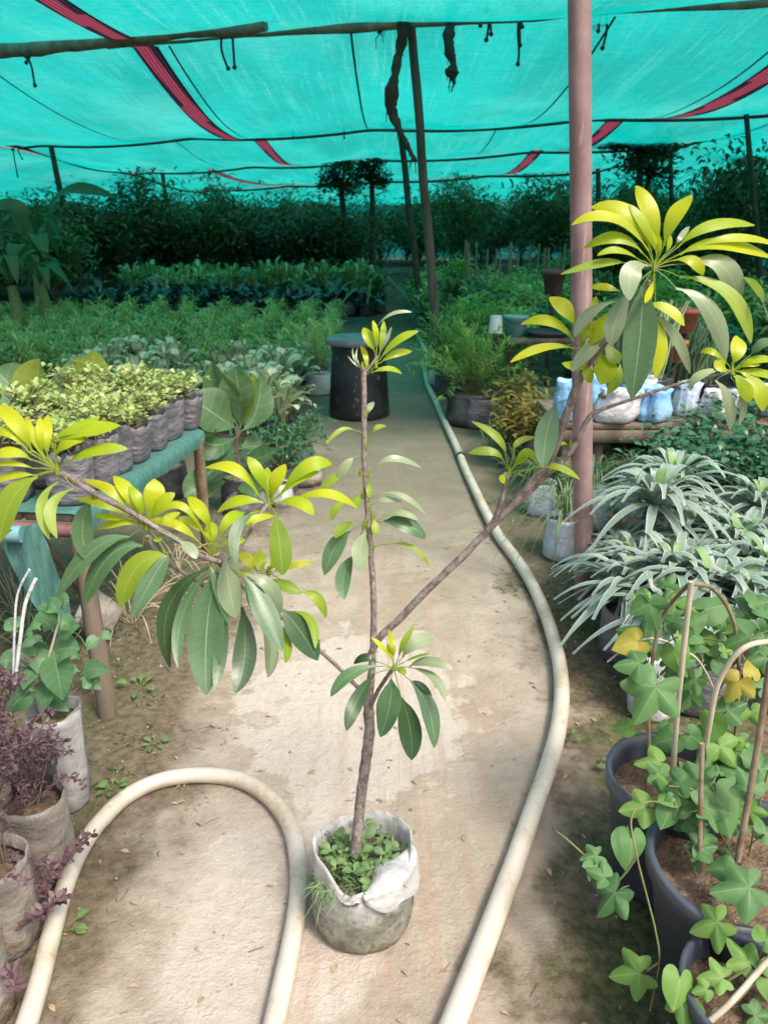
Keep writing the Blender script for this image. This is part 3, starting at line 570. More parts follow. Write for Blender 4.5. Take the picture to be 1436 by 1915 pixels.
# ------------------------------------------------------------------ litter on the ground
b = MB()
for i in range(2200):
    x = random.gauss(0, .9); y = U(.75, 4.2)
    if i % 3 and abs(x) < .5: continue
    z = ground_h(x, y) + .002; q = U(0, 6.28); L = U(.006, .03); d = V((math.cos(q), math.sin(q), 0)); p = V((x, y, z))
    if i % 4 == 0: L *= .6; b.tube([p, p+d*L+V((U(-.004, .004), 0, .003)), p+d*L*2.2+V((0, 0, .001))], U(.0005, .0013), 4, 1)
    elif i % 4 == 1: b.lathe([(.0001, 0), (L*.14, L*.04), (L*.16, L*.1), (L*.08, L*.18), (.0001, L*.2)], p-V((0, 0, .001)), 6, 2, wob=.4, seed=i)
    else: b.leaf(p, p+d*L*.5+V((0, 0, L*.15)), p+d*L, L*.4, V((U(-.3, .3), U(-.3, .3), 1)), 0, seg=5, ncol=3)
o = b.build('leaf_litter', [M['litter'], M['brownstem'], M['mudbag']]); tag(o, 'dry leaf bits, twigs and pebbles scattered over the earth', 'litter', kind='stuff')
b = MB()
for i in range(2600):
    if i % 3: x = U(.5, 1.9); y = U(1.0, 4.5)
    else: x = U(-1.6, -.72); y = U(1.2, 4.2)
    if noise.noise(V((x*2.3, y*2.3, 5))) < .0 : continue
    if x > 0 and x < .48+.1*noise.noise(V((y*2, 0, 0))) : continue
    z = ground_h(x, y); p = V((x, y, z))
    for k in range(3):
        q = U(0, 6.28); L = U(.006, .022); d = V((math.cos(q), math.sin(q), U(.2, 1.0))); b.leaf(p, p+d*L*.5, p+d*L, L*.35, V((0, 0, 1)), 0, seg=3, ncol=3)
o = b.build('ground_moss', [M['hedge2']]); tag(o, 'low moss and tiny seedlings on the damp earth', 'moss', kind='stuff')
def weed(px, py, n, L, lab, m='weed', up=.7):
    c = at_z(px, py); t = thing('weed', lab, 'weed', c); b = MB(); s = MB()
    for k in range(n):
        q = k*2.4+U(-.3, .3); d = V((math.cos(q), math.sin(q), up*U(.5, 1.2))); e = d*L*U(.5, .8); l2 = L*U(.7, 1.1); s.tube([V((0, 0, 0)), e*.5+V((0, 0, .004)), e], .0012, 5)
        d2 = V((d.x, d.y, .1)).normalized(); b.leaf(e, e+d2*l2*.5+V((0, 0, l2*.1)), e+d2*l2, l2*.55, V((0, -.2, 1)), 0, seg=7, peak=.45)
    b.build('foliage', M[m], t); s.build('stem', M['stem'], t)
weed(125, 1742, 6, .035, 'small seedling with rounded pale leaves beside the looped hose')
weed(262, 1290, 7, .045, 'broad leaved weed seedling at the foot of the table leg')
weed(290, 1392, 7, .03, 'faint flat weed on the pale dirt in front of the table leg', 'grassy', .3)
weed(210, 1478, 9, .03, 'small green weed tucked behind the bend of the looped hose')
weed(1150, 1440, 6, .035, 'little weed on mossy ground between the hose and the black pot', 'grassy')
weed(1062, 1385, 5, .03, 'tiny seedling touching the long hose on the mossy side')
M['netdark'] = surf('seam_thread', (.0, .09, .08), (.01, .14, .12), 20, .9, 0)
# ------------------------------------------------------------------ shade net roof
ZR = 3.2
XL, XR = -7.7, 6.1
A1, A2 = at_z(0, 95, ZR), at_z(1436, -2, ZR)       # first cross beam, skewed
def beamy(i, x):
    t = (x-XL)/(XR-XL)
    a, b = [(None, None), (9.3, 6.6), (18.0, 12.6), (26, 17.2), (36, 24), (47, 40)][i]
    return lerp(a, b, t)
beamy1 = lambda x: A1.y + (A2.y-A1.y)*(x-A1.x)/(A2.x-A1.x)
def by(i, x): return beamy1(x) if i == 1 else (4.2 + .0*x if i == 0 else beamy(i, x))
def zroof(x, y):
    for i in range(5):
        a, b = by(i, x), by(i+1, x)
        if a <= y <= b+1e-6 or i == 4:
            t = min(1, max(0, (y-a)/(b-a))); s = (.10, .28, .16, .14, .28)[i]
            s *= 1 + .22*noise.noise(V((x*.35, i*3.1, 0)))
            edge = 1-.25*math.exp(-((x-XL)/1.2)**2) - .25*math.exp(-((x-XR)/1.2)**2)
            z = ZR - (0, .0, .0, .02, .06, .12)[i] - 4*s*t*(1-t)*edge + .02*noise.noise(V((x*1.3, y*.5, i)))*4*t*(1-t)
            z -= .09*abs(math.sin((x+.4)*1.05))*(1-t)*t*4*(.6+.5*noise.noise(V((x*.5, i, 3)))) + .045*abs(math.sin((x+.2)*.9))*(1 if i else t)
            return z - (.0 if i < 4 else .35*t)
    return ZR
XS = [at_z(px, py, z_).x for px, py, z_ in ((276, 80, 3.2), (462, 248, 3.15), (476, 250, 3.15), (556, 302, 3.15), (1460, 75, 3.15), (1255, 195, 3.15), (1175, 212, 3.15), (1085, 262, 3.15), (998, 285, 3.15))]
BORD = ((XS[0], XS[1], 1), (XS[0]-.15, XS[0], 0), (XS[2], XS[3], 2), (-5.0, -3.6, 3), (XS[4], XS[5], 1), (XS[6], XS[7], 2), (XS[8], XS[8]+.2, 3), (4.0, XS[4], 0))
NETC = V((-.8, 20, ZR))
roof = thing('shade_net', 'turquoise shade netting roof with maroon borders sagging between cross beams', 'shade net', NETC)
holes = [at_z(342, 94, 3.06), at_z(442, 200, 2.8), at_z(655, 197, 2.8), at_z(332, 190, 2.8), at_z(575, 283, 2.9)]
for i in range(5):
    b = MB(); nx, ny = 210, (10, 44, 30, 26, 22)[i]; rows = []; uvs = []
    for j in range(ny+1):
        row = []; uv = []
        for k in range(nx+1):
            x = lerp(XL, XR, k/nx); y = lerp(by(i, x), by(i+1, x), j/ny)
            row.append(V((x, y, zroof(x, y-1e-4 if j == ny else y+1e-4)))); uv.append((x, y))
        rows.append(row); uvs.append(uv)
    b.quadgrid(rows, uvs)
    keep = [k for k, f in enumerate(b.f) if not any(abs(sum(b.v[q].x for q in f)/4 - lerp(xa, xb, (sum(b.v[q].y for q in f)/4-by(i, sum(b.v[q].x for q in f)/4))/(by(i+1, xa)-by(i, xa)))) < .075 for xa, xb, ia in BORD if ia == i)]
    b.f = [b.f[k] for k in keep]; b.uv = [b.uv[k] for k in keep]; b.m = [b.m[k] for k in keep]
    o = b.build('net_panel', M['net'], roof, off=NETC)
# torn holes: real openings cut out of panel 2
import bmesh
pan = [o for o in bpy.data.objects if o.parent == roof][1]
bm = bmesh.new(); bm.from_mesh(pan.data)
for hi, hp in enumerate(holes[:1]):
    hl = hp - NETC
    sel = [f for f in bm.faces if (f.calc_center_median().xy - hl.xy).length < .35]
    bmesh.ops.subdivide_edges(bm, edges=list({e for f in sel for e in f.edges}), cuts=4, use_grid_fill=True)
    kill = [f for f in bm.faces if (lambda d: math.hypot(d.x*.8, d.y*.8) < .10*(1+.9*noise.noise(V((d.x*25, d.y*25, hi)))))(f.calc_center_median().xy - hl.xy)]
    bmesh.ops.delete(bm, geom=kill, context='FACES')
bm.to_mesh(pan.data); bm.free()
def border(xa, xb, ia, wd=.26, drop=.012, n=40, nm='net_border', mt='strip'):
    b = MB(); rows = []; uvs = []
    for j in range(n+1):
        t = j/n; xc = lerp(xa, xb, t); row = []; uv = []
        for k in range(5):
            x = xc + (k/4-.5)*wd; y = lerp(by(ia, x), by(ia+1, x), t)
            row.append(V((x, y, zroof(x, min(max(y, by(ia, x)+1e-3), by(ia+1, x)-1e-3)) - drop))); uv.append((k/4, t))
        rows.append(row); uvs.append(uv)
    b.quadgrid(rows, uvs); b.build(nm, M[mt], roof, off=NETC)
for a in BORD: border(*a)
for xa, xb, ia in ((-4.2, -4.1, 1), (XS[0]+.24, XS[1]+.24, 1), (-5.9, -5.9, 1), (-.3, -.25, 1), (1.9, 1.95, 1), (XS[4]-.25, XS[5]-.25, 1), (-4.1, -4.1, 2), (1.9, 2.0, 2)): border(xa, xb, ia, .022, .008, 40, 'net_seam', 'netdark')
# outer bays, lower, hung on their own posts
def sheet(name, lab, x0, x1, yA, yB, za, zb, sag, mat='net', n=26, vert=False):
    b = MB(); rows = []; uvs = []; c = V((x0, yA, 0))
    for j in range(n+1):
        t = j/n; row = []; uv = []
        for k in range(n+1):
            u = k/n; x = lerp(x0, x1, u); y = lerp(yA, yB, t)
            z = lerp(za, zb, u) - 4*sag*u*(1-u) - .25*abs(math.sin(t*math.pi*3))*u*sag*4*(1-u) + .05*noise.noise(V((x, y*.3, 4)))
            if vert: z = lerp(za, zb, u) ; x = x + .06*noise.noise(V((y*.8, z, 1))); 
            row.append(V((x, y, z))); uv.append((u, t))
        rows.append(row); uvs.append(uv)
    b.quadgrid(rows, uvs); o = b.build(name, M[mat], None, off=c); return tag(o, lab, 'shade net', kind='thing')
sheet('shade_net', 'lower turquoise net sheet of the bay beyond the line of posts behind the banana plant', XL-.04, -15.5, 8, 44, 3.1, 2.5, .35)
sheet('shade_net', 'turquoise net sheet stretched beyond the dark round tree past the metal pole', XR+.04, 15, 5, 44, 3.12, 2.9, .22)
def wallnet(lab, P, zt):
    b = MB(); n = 60; rows = []; uvs = []; c = V((*P[0], 0))
    for i in range(9):
        row = []; uv = []
        for k in range(n+1):
            t = k/n; x = lerp(P[0][0], P[1][0], t); y = lerp(P[0][1], P[1][1], t); z = zt*i/8 - .12*(i/8)*abs(math.sin(t*math.pi*5))
            row.append(V((x+.05*noise.noise(V((t*20, i*.4, 0))), y + .12*noise.noise(V((t*16, i*.5, 3))), z))); uv.append((t, i/8))
        rows.append(row); uvs.append(uv)
    b.quadgrid(rows, uvs); tag(b.build('net_curtain', M['net'], None, off=c), lab, 'net curtain', kind='thing')
wallnet('turquoise net curtain closing the far end of the shade house', ((-16, 47.5), (16, 45)), 3.0)
wallnet('turquoise net curtain hanging along the banana plant side', ((-15.8, 6), (-15.8, 47)), 2.6)
wallnet('turquoise net curtain along the side past the metal pole', ((15.4, 4), (15.4, 44.5)), 3.0)
# bamboo beams and eave wires
def bamboo(P, r, lab, m='bamboo', cat='beam', name='bamboo_beam', node=.45):
    pts = [P[0].lerp(P[1], k/30)+V((0, 0, .03*noise.noise(V((k*.2, r*50, 0))))) for k in range(31)]
    c = pts[0]; b = MB(); rr = [r*(1+.12*(k % 4 == 0)) * (1-.25*k/30) for k in range(31)]; b.tube(pts, rr, 10)
    return tag(b.build(name, M[m], None, off=c), lab, cat, kind='thing')
bamboo((at_z(-60, 102, ZR-.10), at_z(497, 47, ZR-.12)), .062, 'thick bamboo beam end overlapping the thinner one above the left net border')
bamboo((at_z(200, 80, ZR-.06), at_z(1500, -2, ZR-.05)), .045, 'long thinner bamboo beam carrying the front edge of the net behind the metal pole')
def eave(lab, pts, r=.02, m='rope', name='eave_wire', cat='wire'):
    P = catmull(pts, 8); b = MB(); b.tube(P, r, 6); return tag(b.build(name, M[m], None, off=P[0]), lab, cat, kind='thing')
def swag(P, dz):
    out = []
    for a, b in zip(P, P[1:]): out += [a, a.lerp(b, .5) - V((0, 0, dz))]
    return out + [P[-1]]
eave('sagging eave rope running back over the thin leaning posts on the banana side', swag([V((XL, 8, 3.14)), V((XL, 18, 3.14)), V((XL, 26, 3.08)), V((XL, 36.5, 2.95)), V((XL, 46, 2.7))], .1), .035)
eave('sagging eave rope above the dark round tree', swag([V((XR, 5, 3.16)), V((XR, 12.7, 3.14)), V((XR, 17.2, 3.1)), V((XR, 24, 3.05)), V((XR, 40, 2.8))], .05), .028)
for i, lab in ((2, 'second cross rope under the net, by the torn flap'), (3, 'third cross rope under the net'), (4, 'fourth cross rope low under the far net')):
    P = [V((lerp(XL, XR, k/24), by(i, lerp(XL, XR, k/24)), ZR - (0, 0, .0, .02, .06)[i] - .06 - .07*abs(math.sin((lerp(XL, XR, k/24)+.2)*.9)))) for k in range(25)]
    eave(lab, P, (0, 0, .026, .03, .04)[i], 'rope', 'cross_rope', 'rope')
eave('rope along the outer edge of the lower net bay', swag([V((-15.5, 8, 2.5)), V((-15.5, 22, 2.5)), V((-15.5, 44, 2.5))], .15), .03)
# posts
def post(base, top, r, lab, m='darkwood', name='wooden_post', bend=.03):
    n = 12; P = [base.lerp(top, k/n) + V((bend*noise.noise(V((k*.35, base.x, 1))), 0, 0))*math.sin(math.pi*k/n) for k in range(n+1)]
    b = MB(); b.tube(P, [r*(1.1-.25*k/n) for k in range(n+1)], 9, jitter=.05)
    c = base.copy(); return tag(b.build(name, M[m], None, off=c), lab, 'post', kind='thing')
y0 = 7.75
tp = at_y(768, 42, y0); bt = at_y(812, 560, y0); bt = tp + (bt-tp)*(tp.z/(tp.z-bt.z))
post(bt, tp, .045, 'leaning wooden post beside the path with old rags tied at its top', 'postwood')
q = at_y(748, 240, 14.3); q2 = at_y(776, 480, 14.3); q2 = q+(q2-q)*(q.z/(q.z-q2.z)); post(q2, q, .06, 'dark post further along the path under the second cross rope')
def leanpost(pt, pb, y, r, lab, m='darkwood'):
    a = at_y(*pt, y); c = at_y(*pb, y); c = a+(c-a)*(a.z/(a.z-c.z)); return post(c, a, r, lab, m)
leanpost((95, 268), (155, 560), 18, .065, 'long thin leaning post at the corner of the net by the banana plant')
leanpost((303, 318), (316, 410), 26, .07, 'post under the eave rope behind the small round tree')
leanpost((436, 368), (440, 420), 36, .07, 'short distant post at the eave end above the hedge')
leanpost((20, 372), (32, 490), 24, .075, 'post in the outer net bay at the edge of the view')
leanpost((1393, 197), (1412, 410), 12.7, .045, 'slim dark post under the eave near the striped plants')
leanpost((1252, 258), (1253, 300), 17.2, .05, 'dark post hidden in the round tree')
leanpost((1118, 305), (1118, 370), 24, .08, 'dark post end standing just beside the metal pole')
# metal pole
pb = at_z(1091, 1128); pt = at_y(1083, 0, pb.y); pt = pb + (pt-pb)*(3.25/pt.z)
c = pb.copy(); P = [pb.lerp(pt, k/20) for k in range(21)]; b = MB(); b.tube(P, .0385, 24); mp = thing('metal_pole', 'dusty maroon painted metal pole standing in front of the bench of bags', 'pole', c)
b.build('shaft', M['pole'], mp, off=c)
b = MB(); j = pb.lerp(pt, .47); b.tube([j, j+V((0, 0, .03))], .0405, 24); b.build('weld_collar', M['pole'], mp, off=c)
# old branch and rags tied round the front beam
def rag(pts, y, r, lab, name='hanging_rag', m='rope', cat='rag', fr=True):
    P = catmull([at_y(a, b_, y + U(-.03, .03)) for a, b_ in pts], 5); b = MB()
    rr = [x*(1+.5*noise.noise(p*14)) for x, p in zip(rlerp(r, len(P)), P)]; b.tube(P, rr, 7, jitter=.25)
    if fr:
        for k in range(int(4+len(P)*.6)):
            p = random.choice(P); q = p+V((U(-.05, .05), U(-.02, .02), U(-.14, -.03))); b.tube([p, p.lerp(q, .5)+V((U(-.02, .02), 0, .02)), q], [.006, .005, .003], 5)
    return tag(b.build(name, M[m], None, off=P[0]), lab, cat, kind='thing')
rag([(768, 2), (758, 40), (748, 90), (738, 140), (730, 185), (735, 215), (748, 245), (760, 270), (776, 300)], 7.6, [.07, .06, .05, .05, .06, .05, .03, .025, .02], 'old dark rag wrapped branch dangling from the front beam against the leaning post', 'dangling_branch', 'darkwood', 'branch')
rag([(706, 8), (712, 25), (712, 45), (710, 62)], 7.7, [.07, .06, .04, .02], 'frayed dark rag knotted on the beam beside the top of the leaning post')
rag([(845, 5), (843, 45), (838, 80), (848, 120), (845, 135), (850, 158)], 7.5, [.04, .05, .045, .035, .05, .015], 'longest dark rag hanging from the front beam past the leaning post')
def strings(parts, lab, y=7.55):
    c = at_y(*parts[0][0], y); b = MB()
    for P in parts:
        Q = catmull([at_y(a, b_, y) for a, b_ in P], 5); b.tube(Q, .011, 5); b.lathe([(.001, -.02), (.018, -.01), (.02, .01), (.001, .02)], Q[-1], 6)
    b.lathe([(.001, -.03), (.03, -.01), (.03, .02), (.001, .03)], c, 7)
    tag(b.build('hanging_string', M['rope'], None, off=c), lab, 'string', group=None, kind='thing')
strings([[(420, 58), (414, 75), (416, 100), (427, 128)], [(422, 58), (434, 66), (437, 95), (439, 126)]], 'looped dark string hanging below the overlap of the two bamboo beams')
strings([[(52, 106), (60, 125), (66, 160)], [(54, 107), (50, 117)]], 'short dark string hanging near the thick end of the bamboo beam', 8.2)
strings([[(912, 18), (905, 32), (898, 48)], [(912, 18), (914, 42), (909, 75)], [(912, 18), (917, 50), (918, 64)]], 'forked dark string hanging between the long rag and the twin strings')
strings([[(970, 14), (968, 60), (970, 95), (968, 120)], [(972, 14), (974, 35), (976, 50)], [(971, 40), (972, 85)]], 'long thin twin strings hanging midway between the long rag and the metal pole')
strings([[(1128, 10), (1122, 30), (1118, 58)], [(1131, 10), (1134, 40), (1133, 62), (1126, 90)]], 'curled string pair hanging just past the metal pole')
strings([[(25, 280), (30, 310), (34, 330)], [(34, 280), (42, 297)]], 'dark string dangling under the eave rope over the banana plant', 15)
strings([[(548, 246), (549, 258)]], 'stubby string on the second cross rope', 14.6)
strings([[(643, 240), (644, 258)]], 'stubby string on the second cross rope near the torn flap', 14.5)
# torn flap
b = MB(); rows = []; uvs = []
for i in range(7):
    row = []; uv = []
    for k in range(20):
        u = k/19; px = lerp(704, 834, u); py = 226 + i*3.4*math.sin(math.pi*u)**.6 + 3*math.sin(u*9)
        row.append(at_y(px, py, 14.1+.05*math.sin(u*12+i))); uv.append((u, i/6))
    rows.append(row); uvs.append(uv)
b.quadgrid(rows, uvs); tag(b.build('net_flap', M['netcloth'], None, off=rows[0][0]), 'dull torn green flap of net drooping at the second cross rope behind the leaning post', 'net scrap', kind='thing')
# ------------------------------------------------------------------ plant makers (all grow from the origin)
def rosette(b, c, n, L, wd, e0, e1, droop, m=0, my=None, seg=8, inner=0, jit=.25):
    for i in range(n):
        t = i/n; q = i*2.39996 + U(-jit, jit); el = lerp(e1, e0, t) + U(-.12, .12); l = L*U(.75, 1.1)*(lerp(.65, 1, min(1, t*1.6)))
        d = V((math.cos(q)*math.cos(el), math.sin(q)*math.cos(el), math.sin(el))); dr = droop*(.4+.8*t)*l
        b.leaf(c, c+d*l*.52+V((0, 0, dr*.12)), c+V((d.x, d.y, d.z*.6))*l*1.0 - V((0, 0, dr)), wd*U(.85, 1.15), V((-d.x*.3, -d.y*.3, 1)), my if (my is not None and i < inner) else m, pet=.0, seg=seg, ncol=3, peak=.4, pw=wd*.3)
def bushy(b, s, h, rad, n, L, wr, z0=.0, nst=7, m=(0,), clump=.10, flat=.5, seg=4, stem_r=.006, up=.4):
    tips = []
    for i in range(nst):
        q = i*2.4+U(-.4, .4); r = rad*math.sqrt(U(.02, 1)); e = V((math.cos(q)*r, math.sin(q)*r, z0 + h*U(.55, 1)*(1-.35*(r/rad)**2)))
        st = V((U(-.02, .02), U(-.02, .02), z0)); P = [st, st.lerp(e, .5)+V((U(-.1, .1)*rad, U(-.1, .1)*rad, .08*h)), e]
        if s: s.tube(catmull(P, 3), rlerp([stem_r, stem_r*.7, stem_r*.3], 7), 5, cap=False)
        C = catmull(P, 4); tips += C[3:]
    for k in range(n):
        p = random.choice(tips) + V((random.gauss(0, clump), random.gauss(0, clump), random.gauss(0, clump*.8)))
        if p.z < z0+.02: p.z = z0+.02+U(0, .05)
        q = U(0, 6.28); l = L*U(.6, 1.15); d = V((math.cos(q), math.sin(q), U(-.5, up*2))).normalized()
        b.leaf(p, p+d*l*.5+V((0, 0, l*.08)), p+d*l-V((0, 0, l*.12)), l*wr, V((U(-.5, .5), U(-.5, .5), 1)), random.choice(m), seg=seg, ncol=3, pet=.08, peak=.45)
def feather(b, s, n, L, nl, ll, lw, z0=0, el=(.5, 1.4), m=(0,), droop=.35):
    for i in range(n):
        q = i*2.4+U(-.3, .3); e = U(*el); l = L*U(.7, 1.1); d = V((math.cos(q)*math.cos(e), math.sin(q)*math.cos(e), math.sin(e)))
        P = catmull([V((0, 0, z0)), V((0, 0, z0))+d*l*.55, V((0, 0, z0))+d*l-V((0, 0, droop*l*(1-math.sin(e)*.7)))], 4)
        if s: s.tube(P, rlerp([.004, .002, .001], len(P)), 4, cap=False)
        for k in range(nl):
            t = .25+.75*k/nl; j = min(len(P)-2, int(t*(len(P)-1))); p = P[j].lerp(P[j+1], t*(len(P)-1)-j); ax = (P[j+1]-P[j]).normalized()
            a = U(0, 6.28); sd = (ax*.7 + V((math.cos(a), math.sin(a), U(-.2, .5)))*.8).normalized(); l2 = ll*U(.7, 1.1)
            b.leaf(p, p+sd*l2*.5, p+sd*l2-V((0, 0, l2*.15)), lw, V((U(-.4, .4), U(-.4, .4), 1)), random.choice(m), seg=3, ncol=3, pet=0)
def bagmesh(b, r, h, m=0, seed=0.0, sq=.35, wob=.1, flare=1.0, seg=24):
    b.lathe([(.001, .0), (r*.9, .0), (r, .012), (r*1.03, h*.3), (r*1.0, h*.62), (r*.97*flare, h*.9), (r*.98*flare, h), (r*.92*flare, h*.99), (r*.86*flare, h*.88)], (0, 0, 0), seg, m, wob=wob, sq=sq, seed=seed, freq=2.2)
def soilmesh(b, r, z): b.lathe([(.001, z+.012), (r*.5, z+.01), (r*.9, z), (r*.93, z-.01)], (0, 0, 0), 16, 0, wob=.08)
def proto(name, cat, parts):
    """parts: list of (part name, builder(mb) , materials)"""
    t = thing(name, None, cat)
    for pn, fn, ms in parts:
        b = MB(); fn(b); b.build(pn, ms, t)
    return t
USED = set()
def put(p, loc, label, rz=None, s=1.0, group=None):
    rz = U(0, 6.28) if rz is None else rz
    if p not in USED:
        USED.add(p)
        if p not in KIDS: KIDS[p] = [(x, [y for y in bpy.data.objects if y.parent == x]) for x in bpy.data.objects if x.parent == p]
        p.location = V(loc); p.rotation_euler = (0, 0, rz); p.scale = (s, s, s) if not hasattr(s, '__len__') else s; p['label'] = label
        if group: p['group'] = group
        return p
    c = copy_tree(p, loc, rz, s, label)
    if group: c['group'] = group
    elif 'group' in c: del c['group']
    return c
def two(fn, *a):   # foliage+stem builders sharing one random run
    bf, bs = MB(), MB(); fn(bf, bs); return bf, bs
def plant(name, cat, fn, leafm, stemm=None, pot=None):
    """fn(foliage, stems); pot=(radius, height, material, part name, sq)"""
    t = thing(name, None, cat); bf, bs = MB(), MB(); fn(bf, bs)
    bf.build('foliage', leafm, t)
    if bs.v: bs.build('stem', stemm or M['stem'], t)
    if pot:
        b = MB(); bagmesh(b, pot[0], pot[1], 0, U(0, 9), pot[4], pot[5] if len(pot) > 5 else .1, pot[6] if len(pot) > 6 else 1.0); b.build(pot[3], pot[2], t)
        b = MB(); soilmesh(b, pot[0]*.9, pot[1]*.88); b.build('soil', M['soil'], t)
    return t
# ------------------------------------------------------------------ table with bagged succulents
ZT = .68
E1, E2 = at_z(150, 962, ZT), at_z(374, 806, ZT)
ex = (E2-E1).normalized(); ey = V((-ex.y, ex.x, 0))       # ey points away from the path
if ey.x > 0: ey = -ey
TL, TW = (E2-E1).length, 1.15
T = thing('nursery_table', 'low wooden nursery table covered with turquoise net beside the path carrying grey bags', 'table', E1*1.0 - V((0, 0, ZT)))
T0 = T.location.copy()
b = MB(); nd = 6
for k in range(nd):
    cc = E1 + ey*(TW*(k+.5)/nd) + ex*TL/2 - V((0, 0, .018)); b.box(cc, TL, TW/nd-.012, .022, math.atan2(ex.y, ex.x))
b.build('table_top', M['wood'], T, off=T0)
b = MB(); rows = []; uvs = []
prof = [(-.9, .004), (-.5, .004), (-.1, .006), (-.015, .006), (.012, -.004), (.016, -.03), (.012, -.058)]
for o_, z_ in prof:
    row = []; uv = []
    for k in range(41):
        u = k/40; p = E1 + ex*(TL*(u*1.03-.015)) - ey*o_ + V((0, 0, z_*(1+.25*noise.noise(V((u*9, o_*4, 0)))) + .004*noise.noise(V((u*30, o_*9, 2))))); row.append(p); uv.append((u, o_))
    rows.append(row); uvs.append(uv)
b.quadgrid(rows, uvs); b.build('net_cover', M['netcloth'], T, off=T0)
b = MB(); b.tube([E1+ex*.0 - ey*.0-V((0, 0, .055)), E1+ey*TW-V((0, 0, .05))], .022, 9, jitter=.05); b.build('end_rail', surf('red_wood', (.14, .06, .055), (.24, .12, .11), 10, .8, .5), T, off=T0)
def tleg(px, py, dz=0.0, top=None, m='wood', r=.028):
    q = at_z(px, py, 0); tp_ = top or V((q.x-.01, q.y+.0, ZT-.03)); b = MB(); P = [q.lerp(tp_, k/8) + V((.006*noise.noise(V((k, px, 0))), 0, 0)) for k in range(9)]
    b.tube(P, [r*(1.05-.1*k/8) for k in range(9)], 10, jitter=.05); b.build('leg', M[m], T, off=T0)
tleg(203, 1338); tleg(388, 1040, top=E2 - ex*.03 - V((0, 0, .03)), m='sticks2', r=.024)
for f, g_ in ((.05, TW-.08), (TL-.08, TW-.08)):
    q = E1+ex*f+ey*g_; b = MB(); b.tube([V((q.x, q.y, 0)), V((q.x, q.y, ZT-.03))], .026, 9); b.build('leg', M['wood'], T, off=T0)
def jade_fn(h=.115, rad=.115, n=260):
    def f(b, s):
        nst = 13
        for i in range(nst):
            q = i*2.4; r = rad*math.sqrt((i+.5)/nst); e = V((math.cos(q)*r*1.2, math.sin(q)*r*1.2, h*U(.35, 1.0))); P = catmull([V((U(-.03, .03), U(-.03, .03), 0)), e*.55+V((0, 0, .03)), e], 5)
            s.tube(P, rlerp([.004, .003, .0015], len(P)), 5, cap=False)
            for k in range(n//nst):
                t = U(.25, 1); j = min(len(P)-2, int(t*(len(P)-1))); p = P[j]+V((U(-.022, .022), U(-.022, .022), U(-.015, .02))); a = U(0, 6.28); l = U(.015, .027); d = V((math.cos(a), math.sin(a), U(-.1, .9)))
                b.leaf(p, p+d*l*.5, p+d*l, l*.85, V((U(-.6, .6), U(-.6, .6), 1)), 0, seg=4, ncol=3, peak=.6, pet=.05)
    return f
BAGH = .155
def jade(seed):
    t = thing('bagged_succulent', None, 'bagged plant'); bf, bs = MB(), MB(); jade_fn()(bf, bs)
    for bb in (bf, bs): bb.v = [v + V((0, 0, BAGH-.02)) for v in bb.v]
    bf.build('foliage', M['jade'], t); bs.build('stem', M['brownstem'], t)
    b = MB(); 
    rows = []; uvs = []
    for r_, z_ in ((.001, 0), (.060, 0), (.066, .01), (.071, .05), (.075, .10), (.077, .135), (.078, BAGH), (.074, BAGH-.004), (.069, BAGH-.03)):
        row = []; uv = []
        for k in range(40):
            a = 2*math.pi*k/40; d = V((math.cos(a), math.sin(a), 0)); f = z_/BAGH
            q = 1 + .55*(min(1.25, 1/max(abs(d.x), abs(d.y))) - 1) + .05*noise.noise(V((d.x*5, d.y*5, seed+z_*16))) + .05*f*noise.noise(V((d.x*11, d.y*11, seed))) + .02*noise.noise(V((d.x*4, d.y*4, z_*90+seed)))
            zz = z_*(1 + .16*f*f*noise.noise(V((d.x*2.2, d.y*2.2, seed*3)))); row.append(d*r_*q + V((.05*zz*math.sin(seed), .09*zz*math.cos(seed*2), zz))); uv.append((k/40, z_))
        rows.append(row); uvs.append(uv)
    b.quadgrid(rows, uvs, 0, True)
    b.build('grow_bag', M['greybag'], t); b = MB(); soilmesh(b, .066, BAGH*.88); b.build('soil', M['soil'], t); return t
jp = [jade(1.3), jade(5.7), jade(8.2)]
spots = []
for r_ in range(3):
    for k in range(7):
        spots.append((E1 + ex*(.09 + k*.163 + U(-.015, .015)) + ey*(.085 + r_*.19 + U(-.02, .02)) + V((0, 0, .008)), r_, k))
nthb = ['nearest', 'second', 'third', 'fourth', 'fifth', 'sixth', 'farthest']
for p, r_, k in spots:
    lab = ('grey bag of pale yellow-green succulents, %s along the path edge of the table' % nthb[k]) if r_ == 0 else 'grey bag of pale yellow-green succulents standing behind the edge row on the table'
    put(random.choice(jp), p, lab, rz=math.atan2(ex.y, ex.x)+U(-.3, .3)+random.choice((0, 1.57, 3.14)), s=(U(.9, 1.06), U(.9, 1.06), U(.78, 1.12)), group='bags of succulents on the table' if r_ else 'edge row of bags on the table')
